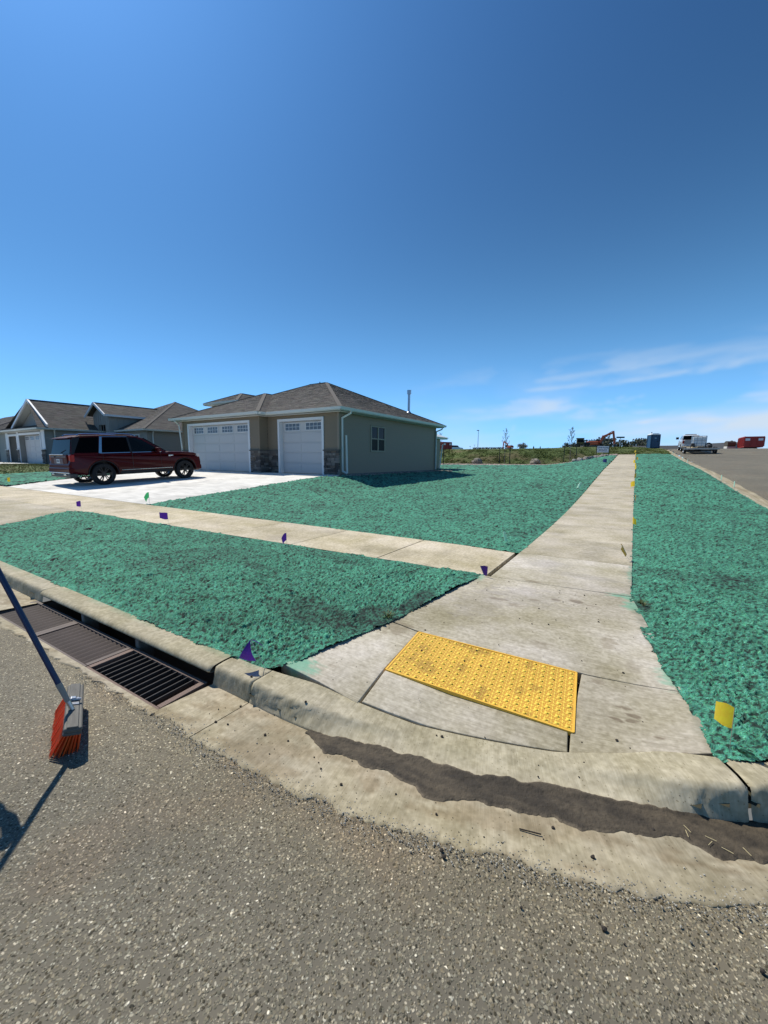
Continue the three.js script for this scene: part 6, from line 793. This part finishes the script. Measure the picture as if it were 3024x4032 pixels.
function branch(out, a, d, len, rad, lvl, r) { const b = a.clone().addScaledVector(d, len); out.push(bar(a.toArray(), b.toArray(), rad, 5, rad * 0.55)); if (lvl > 0) { const n = lvl > 1 ? 6 : 3; for (let k = 0; k < n; k++) { const p = a.clone().lerp(b, 0.35 + 0.6 * (k / n)); const e = d.clone().add(V(r() - 0.5, 0.25 * r(), r() - 0.5).multiplyScalar(1.35)).normalize(); branch(out, p, e, len * (0.28 + 0.16 * r()), rad * 0.4, lvl - 1, r); } } return b; }
function leaves(r, n, fn, size) { const pos = []; for (let k = 0; k < n; k++) { const p = fn(), a = V(r() - 0.5, r() - 0.5, r() - 0.5).normalize(), b = V(r() - 0.5, r() - 0.5, r() - 0.5).cross(a).normalize(), s = size * (0.6 + 0.8 * r()); const A = p.clone().addScaledVector(a, s), B = p.clone().addScaledVector(b, s * 0.6), C = p.clone().addScaledVector(a, -s), D = p.clone().addScaledVector(b, -s * 0.6); for (const q of [A, B, C, A, C, D]) pos.push(q.x, q.y, q.z); } const g = new THREE.BufferGeometry(); g.setAttribute('position', new THREE.Float32BufferAttribute(pos, 3)); g.computeVertexNormals(); return g; }
const bark = std([0.16, 0.145, 0.125], 0.95), stakeMat = std([0.02, 0.03, 0.022], 0.7);
[[-17.3, -37.9, 3.3, 'thin staked sapling next to the garage house corner', 1], [-11.4, -41.2, 3.75, 'staked sapling between the two boulders', 2], [-5.7, -45.2, 3.7, 'leafier staked sapling nearest the rock pile', 3]].forEach(([x, z, hh, label, k]) => {
  const r = rng(200 + k), y = H(x, z), t = thing('sapling', label, 'tree', [x, y, z]); const br = []; const top = V(0.05, hh, 0); br.push(bar([0, 0, 0], [0.02, hh * 0.55, 0], 0.035, 6, 0.024), bar([0.02, hh * 0.55, 0], top.toArray(), 0.024, 6, 0.006)); part(t, 'trunk', br, bark);
  const lb = [], tips = []; for (let q = 0; q < 12; q++) { const s = lerp(0.45, 0.95, q / 12), p = V(0.02, hh * s, 0), a = q * 2.4, d = V(Math.cos(a) * 0.55, 0.9, Math.sin(a) * 0.55).normalize(), l = (1 - s) * 1.1 + 0.25; tips.push([p, branch(lb, p, d, l, 0.012, 1, r)]); } const cr = part(t, 'crown', lb, bark); part(cr, 'leaves', leaves(r, k === 3 ? 260 : 150, () => { const q = tips[Math.floor(r() * tips.length)]; return q[0].clone().lerp(q[1], 0.3 + 0.75 * r()).add(V(r() - 0.5, r() - 0.5, r() - 0.5).multiplyScalar(0.16)); }, 0.04), std([0.055, 0.06, 0.032], 0.9));
  for (const s of [-1, 1]) { const w = single('stake', [rspan(-0.035, 0.035, -0.1, 1.65, -0.035, 0.035, 0.006), rspan(-0.035, 0.035, 0.05, 0.2, -0.008, 0.008, 0.003)], stakeMat, 'dark metal stake beside ' + ['the sapling by the garage house', 'the sapling between the boulders', 'the sapling near the rock pile'][k - 1], 'stake', 'tree stakes ' + k); w.position.set(x + s * 0.62, H(x + s * 0.62, z + s * 0.33), z + s * 0.33); }
});
// distant trees and bushes
function tree(x, z, y, hh, w, label, group, col, n, seed, bare) {
  const r = rng(seed), t = thing('far_tree', label, 'tree', [x, y, z], 0, group), lb = []; for (let q = 0; q < 7; q++) { const a = q * 0.9, d = V(Math.cos(a) * 0.45, 1, Math.sin(a) * 0.45).normalize(); branch(lb, V(0, hh * 0.18, 0), d, hh * 0.55, hh * 0.02, 2, r); } part(t, 'trunk', [bar([0, -0.5, 0], [0, hh * 0.3, 0], hh * 0.035, 7, hh * 0.025)], bark); const c = part(t, 'crown', lb, bark);
  const cl = []; for (let k = 0; k < 14; k++) { const a = r() * 6.28, e = Math.sqrt(r()); cl.push([V(Math.cos(a) * e * w * 0.4, hh * (0.36 + 0.5 * r() * (1.1 - e * 0.5)), Math.sin(a) * e * w * 0.4), w * (0.12 + 0.1 * r())]); }
  part(c, 'leaves', leaves(r, n, () => { const q = cl[Math.floor(r() * cl.length)]; return q[0].clone().add(V(r() - 0.5, (r() - 0.5) * 0.8, r() - 0.5).multiplyScalar(q[1] * 2)); }, hh * 0.045), std(col, 0.95)); return t;
}
{
  const r = rng(66); const lab = 'grey-green tree in the distant row behind the excavator', gp = 'distant row of trees';
  [[-34, 6.2], [-30, 7.0], [-25.5, 8.6], [-20.5, 8.2], [-16, 9.3], [-12.5, 8.4], [-7.5, 7.6], [-3.6, 7.2], [0.4, 7.8], [4.2, 9.0]].forEach(([x, hh], k) => tree(x + r(), -250 - 12 * r(), 4.4, hh * 1.3, hh * 1.05, lab, gp, [0.10, 0.115, 0.075], 700, 300 + k));
  tree(-42.5, -182, 4.3, 5.6, 4.4, 'pale leafless round bush alone on the skyline', null, [0.30, 0.30, 0.27], 700, 340); tree(-16.5, -175, 4.4, 4.0, 4.5, 'low pale bush on the skyline beside the leafier sapling', null, [0.24, 0.22, 0.18], 500, 341);
  for (const [x, hh] of [[-50, 3.4], [-45.6, 2.8], [-39.5, 3.4], [-36.6, 3.2], [-33.2, 2.6], [-28, 2.8]]) { const t = thing('conifer', 'small dark conifer on the skyline behind the bank', 'tree', [x, 4.2, -190], 0, 'dark conifers on the skyline'); part(t, 'trunk', bar([0, -0.5, 0], [0, 0.8, 0], 0.1, 6), bark); const q = rng(Math.round(-x)); part(t, 'crown', [new THREE.ConeGeometry(hh * 0.24, hh, 8).translate(0, hh * 0.55 + 0.3, 0), leaves(q, 260, () => { const u = q(), a = q() * 6.28; return V(Math.cos(a) * hh * 0.33 * (1 - u), 0.3 + hh * u, Math.sin(a) * hh * 0.33 * (1 - u)); }, 0.12)], std([0.018, 0.028, 0.015], 0.95)); }
  for (let k = 0; k < 8; k++) { const t = thing('dark_shrub', 'dark brown shrub in the clump left of the small excavator', 'shrub', [-43.5 + k * 1.25, 4.0, -122], 0, 'clump of dark shrubs'); const q = rng(400 + k); part(t, 'stems', bar([0, -0.3, 0], [0, 0.8, 0], 0.08, 5), bark); part(t, 'foliage', leaves(q, 260, () => V((q() - 0.5) * 1.3, 0.2 + 1.1 * q(), (q() - 0.5) * 1.3), 0.13), std([0.035, 0.026, 0.016], 0.95)); }
}
// ------------------------------------------------------------------ signs and poles
{
  const [c, x] = canvas(256, 176), r = rng(8); x.fillStyle = 'rgb(206,214,220)'; x.fillRect(0, 0, 256, 176); const line = (y, h, x0, x1, col) => { x.fillStyle = col; let p = x0; while (p < x1) { const w = h * (0.35 + 0.3 * r()); x.fillRect(p, y + (r() < 0.5 ? 0 : h * 0.22), w * 0.8, h * (r() < 0.5 ? 1 : 0.78)); p += w + (r() < 0.16 ? h * 0.3 : 1.5); } }; line(26, 32, 18, 238, 'rgb(52,78,104)'); line(92, 28, 34, 224, 'rgb(40,52,66)'); line(144, 10, 30, 230, 'rgb(96,110,120)');
  const cx = -2.95, cz = -48.9, y = H(cx, cz); const t = thing('site_sign', 'white notice board on two dark posts above the rock pile', 'sign', [cx, y, cz], 0.12); const m = new THREE.MeshStandardMaterial({ map: canTex(c, true, false), roughness: 0.6 });
  part(t, 'board', rspan(-0.56, 0.56, 0.42, 1.1, -0.02, 0.02, 0.004), std([0.6, 0.62, 0.64], 0.6)); part(t, 'print', new THREE.PlaneGeometry(1.1, 0.66).translate(0, 0.76, 0.0225), m); for (const s of [-1, 1]) part(t, 'post', rspan(s * 0.6 - 0.03, s * 0.6 + 0.03, -0.15, 1.14, -0.03, 0.03, 0.006), MAT.dark);
  const s = thing('street_name_sign', 'green street name sign on a thin pole beyond the hump', 'sign', [-2.15, 3.5, -75], 0.3); part(s, 'pole', bar([0, -0.2, 0], [0, 1.7, 0], 0.04, 8), MAT.galv); part(s, 'blade', rspan(-0.6, 0.6, 1.68, 1.92, -0.015, 0.015, 0.01), std([0.02, 0.075, 0.06], 0.5)); part(s, 'bracket', rspan(-0.05, 0.05, 1.6, 1.7, -0.03, 0.03, 0.01), MAT.galv);
  const pole = (x2, z2, hh, label, rr) => { const p = thing('lamp_post', label, 'lamp post', [x2, 4.0, z2]); part(p, 'mast', bar([0, -0.2, 0], [0, hh, 0], rr, 8, rr * 0.6), MAT.galv); part(p, 'lamp_head', rspan(-0.5, 0.2, hh, hh + 0.2, -0.18, 0.18, 0.03), MAT.dark); }; pole(-41.7, -120, 6.4, 'tall lamp post on the skyline behind the bank', 0.12); pole(-78, -212, 4.6, 'small distant pole left of the tall lamp post', 0.09); pole(-76.2, -214, 5.4, 'slightly taller distant pole left of the tall lamp post', 0.09);
}
// ------------------------------------------------------------------ far buildings and odds beyond the crest
{
  const mk = (x, z, w, d, e, p, y, label, turn) => { const h = thing('distant_house', label, 'house', [x, y, z], turn); part(h, 'wall', extrude([[-w / 2, 0], [w / 2, 0], [w / 2, e], [0, p], [-w / 2, e]], d), houseMat.grey); part(h, 'roof', [quad([-w / 2 - 0.4, e - 0.1, d / 2 + 0.4], [0, p + 0.1, d / 2 + 0.4], [0, p + 0.1, -d / 2 - 0.4], [-w / 2 - 0.4, e - 0.1, -d / 2 - 0.4], 0.15), quad([w / 2 + 0.4, e - 0.1, -d / 2 - 0.4], [0, p + 0.1, -d / 2 - 0.4], [0, p + 0.1, d / 2 + 0.4], [w / 2 + 0.4, e - 0.1, d / 2 + 0.4], 0.15)], std([0.045, 0.048, 0.052], 0.9)); }; mk(23.5, -165, 9, 14, 1.6, 3.4, 4.0, 'low dark-roofed house just showing beyond the crest', 0.5); mk(7.5, -170, 8, 16, 1.8, 2.9, 3.9, 'long grey building showing behind the pickup', 1.4);
  const k = thing('storage_tank', 'tan tank on a white cradle left of the long dumpster', 'tank', [14.0, 3.75, -91], 0.4); part(k, 'shell', new THREE.CylinderGeometry(0.5, 0.5, 1.3, 18).rotateZ(Math.PI / 2).translate(0, 0.85, 0), std([0.09, 0.075, 0.055], 0.6)); part(k, 'cradle', [rspan(-0.7, 0.7, 0, 0.4, -0.45, 0.45, 0.08)], std([0.6, 0.58, 0.52], 0.7)); part(k, 'hatch', new THREE.CylinderGeometry(0.14, 0.16, 0.12, 12).translate(0.2, 1.38, 0), MAT.dark);
  const c = thing('parked_car', 'white car on the skyline behind the bank beside the dark red dumpster', 'car', [-40.5, 3.75, -98], 0.5); part(c, 'body', extrude([[-2.2, 0.3], [2.2, 0.3], [2.25, 0.75], [1.3, 0.9], [0.8, 1.4], [-1.0, 1.45], [-1.7, 0.95], [-2.2, 0.85]], 1.75, 0.08), VM.white); for (const q of [-1, 1]) { part(c, 'side_window', extrude([[-1.4, 0.95], [1.1, 0.95], [0.72, 1.33], [-0.95, 1.37]], 0.02).translate(0, 0, q * 0.88), VM.glass); for (const x of [-1.35, 1.4]) wheel(c, x, 0.32, q * 0.78, 0.32, 0.2, q, VM.rimGrey, 5); }
}
// ------------------------------------------------------------------ the person who holds the broom, standing just left of the picture
{
  const gy = -0.06, B = [];                                               // bones: [a, b, ra, rb]
  const P = { hipL: [-3.66, 0.86, -0.22], hipR: [-3.58, 0.86, -0.42], kneeL: [-3.62, 0.45, -0.16], kneeR: [-3.50, 0.46, -0.42], ankL: [-3.68, gy + 0.1, -0.14], ankR: [-3.56, gy + 0.1, -0.44], toeL: [-3.47, gy + 0.05, -0.12], toeR: [-3.34, gy + 0.05, -0.42], waist: [-3.6, 1.02, -0.31], chest: [-3.55, 1.3, -0.33], neck: [-3.5, 1.52, -0.34], shL: [-3.58, 1.42, -0.15], shR: [-3.46, 1.42, -0.52], elL: [-3.42, 1.14, -0.13], elR: [-3.28, 1.12, -0.54], wrL: [-3.17, 1.30, -0.40], wrR: [-3.08, 1.0, -0.575], head: [-3.47, 1.66, -0.35], crown: [-3.49, 1.74, -0.35] };
  const b = (a, c, ra, rb) => B.push([V(...P[a]), V(...P[c]), ra, rb]); b('hipL', 'kneeL', 0.1, 0.075); b('hipR', 'kneeR', 0.1, 0.075); b('kneeL', 'ankL', 0.075, 0.05); b('kneeR', 'ankR', 0.075, 0.05); b('ankL', 'toeL', 0.055, 0.045); b('ankR', 'toeR', 0.055, 0.045); b('hipL', 'hipR', 0.12, 0.12); b('waist', 'hipL', 0.13, 0.12); b('waist', 'hipR', 0.13, 0.12); b('waist', 'chest', 0.14, 0.15); b('chest', 'neck', 0.14, 0.07); b('shL', 'shR', 0.075, 0.075); b('shL', 'elL', 0.062, 0.048); b('shR', 'elR', 0.062, 0.048); b('elL', 'wrL', 0.046, 0.033); b('elR', 'wrR', 0.046, 0.033); b('neck', 'head', 0.055, 0.08); b('head', 'crown', 0.09, 0.085);
  const field = (bones, res, c, half, k) => { const mc = new MarchingCubes(res, new THREE.MeshBasicMaterial(), false, false, 160000); mc.isolation = 0; for (let z = 0; z < res; z++) for (let y = 0; y < res; y++) for (let x = 0; x < res; x++) { const p = V(c[0] + (x / (res / 2) - 1) * half, c[1] + (y / (res / 2) - 1) * half, c[2] + (z / (res / 2) - 1) * half); let s = 0; for (const [a, q, ra, rb] of bones) { const d = q.clone().sub(a), t = clamp(p.clone().sub(a).dot(d) / d.lengthSq()); const dist = p.distanceTo(a.clone().addScaledVector(d, t)) - lerp(ra, rb, t); s += Math.exp(-k * dist); } mc.field[x + y * res + z * res * res] = Math.log(s) / k; } mc.update(); const n = mc.count, g = new THREE.BufferGeometry(); g.setAttribute('position', new THREE.Float32BufferAttribute(mc.positionArray.slice(0, n * 3), 3)); g.setAttribute('normal', new THREE.Float32BufferAttribute(mc.normalArray.slice(0, n * 3), 3)); g.scale(half, half, half); g.translate(...c); return g; };
  const hand = (w, out, n) => { const o = [], W = V(...w), D = V(...out).normalize(), up = V(-0.31, 0.93, 0.2); o.push([W, W.clone().addScaledVector(D, 0.07), 0.03, 0.034]); for (let i = 0; i < 4; i++) { const s = W.clone().addScaledVector(D, 0.075).addScaledVector(up, 0.03 - i * 0.021), m = s.clone().addScaledVector(D, 0.03).add(V(0, 0, n * 0.025)), e = m.clone().addScaledVector(D, -0.03).add(V(0, 0, n * 0.03)); o.push([s, m, 0.0095, 0.009], [m, e, 0.009, 0.008]); } const tb = W.clone().addScaledVector(D, 0.04).addScaledVector(up, 0.03); o.push([tb, tb.clone().addScaledVector(D, 0.05).add(V(0, 0, n * 0.03)), 0.011, 0.009]); return o; };
  const body = [field(B, 64, [-3.45, 0.86, -0.33], 1.0, 34)]; body.push(field(hand(P.wrR, [0.1, 0.05, 0.01], 1), 40, [-3.02, 1.0, -0.56], 0.14, 160), field(hand(P.wrL, [0.13, 0.0, -0.11], -1), 40, [-3.11, 1.3, -0.46], 0.14, 160));
  const p = body.map((g) => { const a = g.attributes.position, n = a.count, c = new Float32Array(n * 3); for (let i = 0; i < n; i++) { const y = a.getY(i), x = a.getX(i); let k = y < gy + 0.16 ? [0.05, 0.035, 0.022] : y < 0.95 ? [0.17, 0.18, 0.17] : y < 1.5 && x < -3.1 ? [0.06, 0.09, 0.12] : [0.42, 0.26, 0.19]; c.set(k, 3 * i); } g.setAttribute('color', new THREE.BufferAttribute(c, 3)); return g; });
  const t = thing('person', 'person in grey trousers holding the broom handle beside the grates', 'person'); part(t, 'body', p, new THREE.MeshStandardMaterial({ vertexColors: true, roughness: 0.85 }));
  const cap = [new THREE.SphereGeometry(0.108, 18, 10, 0, 6.3, 0, 1.6).translate(-3.485, 1.73, -0.35), rbox(0.12, 0.014, 0.15, -3.36, 1.735, -0.35, 0.006)]; part(t, 'cap', cap, std([0.05, 0.06, 0.07], 0.8));
  part(t, 'nose', new THREE.ConeGeometry(0.018, 0.04, 8).rotateZ(-1.57).translate(-3.375, 1.665, -0.35), std([0.42, 0.26, 0.19], 0.7)); for (const s of [-1, 1]) { part(t, 'eye', new THREE.SphereGeometry(0.01, 8, 6).translate(-3.392, 1.695, -0.35 + s * 0.03), MAT.white); part(t, 'ear', new THREE.SphereGeometry(0.024, 10, 8).scale(0.7, 1.2, 0.5).translate(-3.48, 1.67, -0.35 + s * 0.09), std([0.42, 0.26, 0.19], 0.7)); } part(t, 'mouth', rbox(0.008, 0.008, 0.045, -3.386, 1.625, -0.35, 0.003), std([0.25, 0.1, 0.09], 0.7));
}
renderer.render(scene, camera);
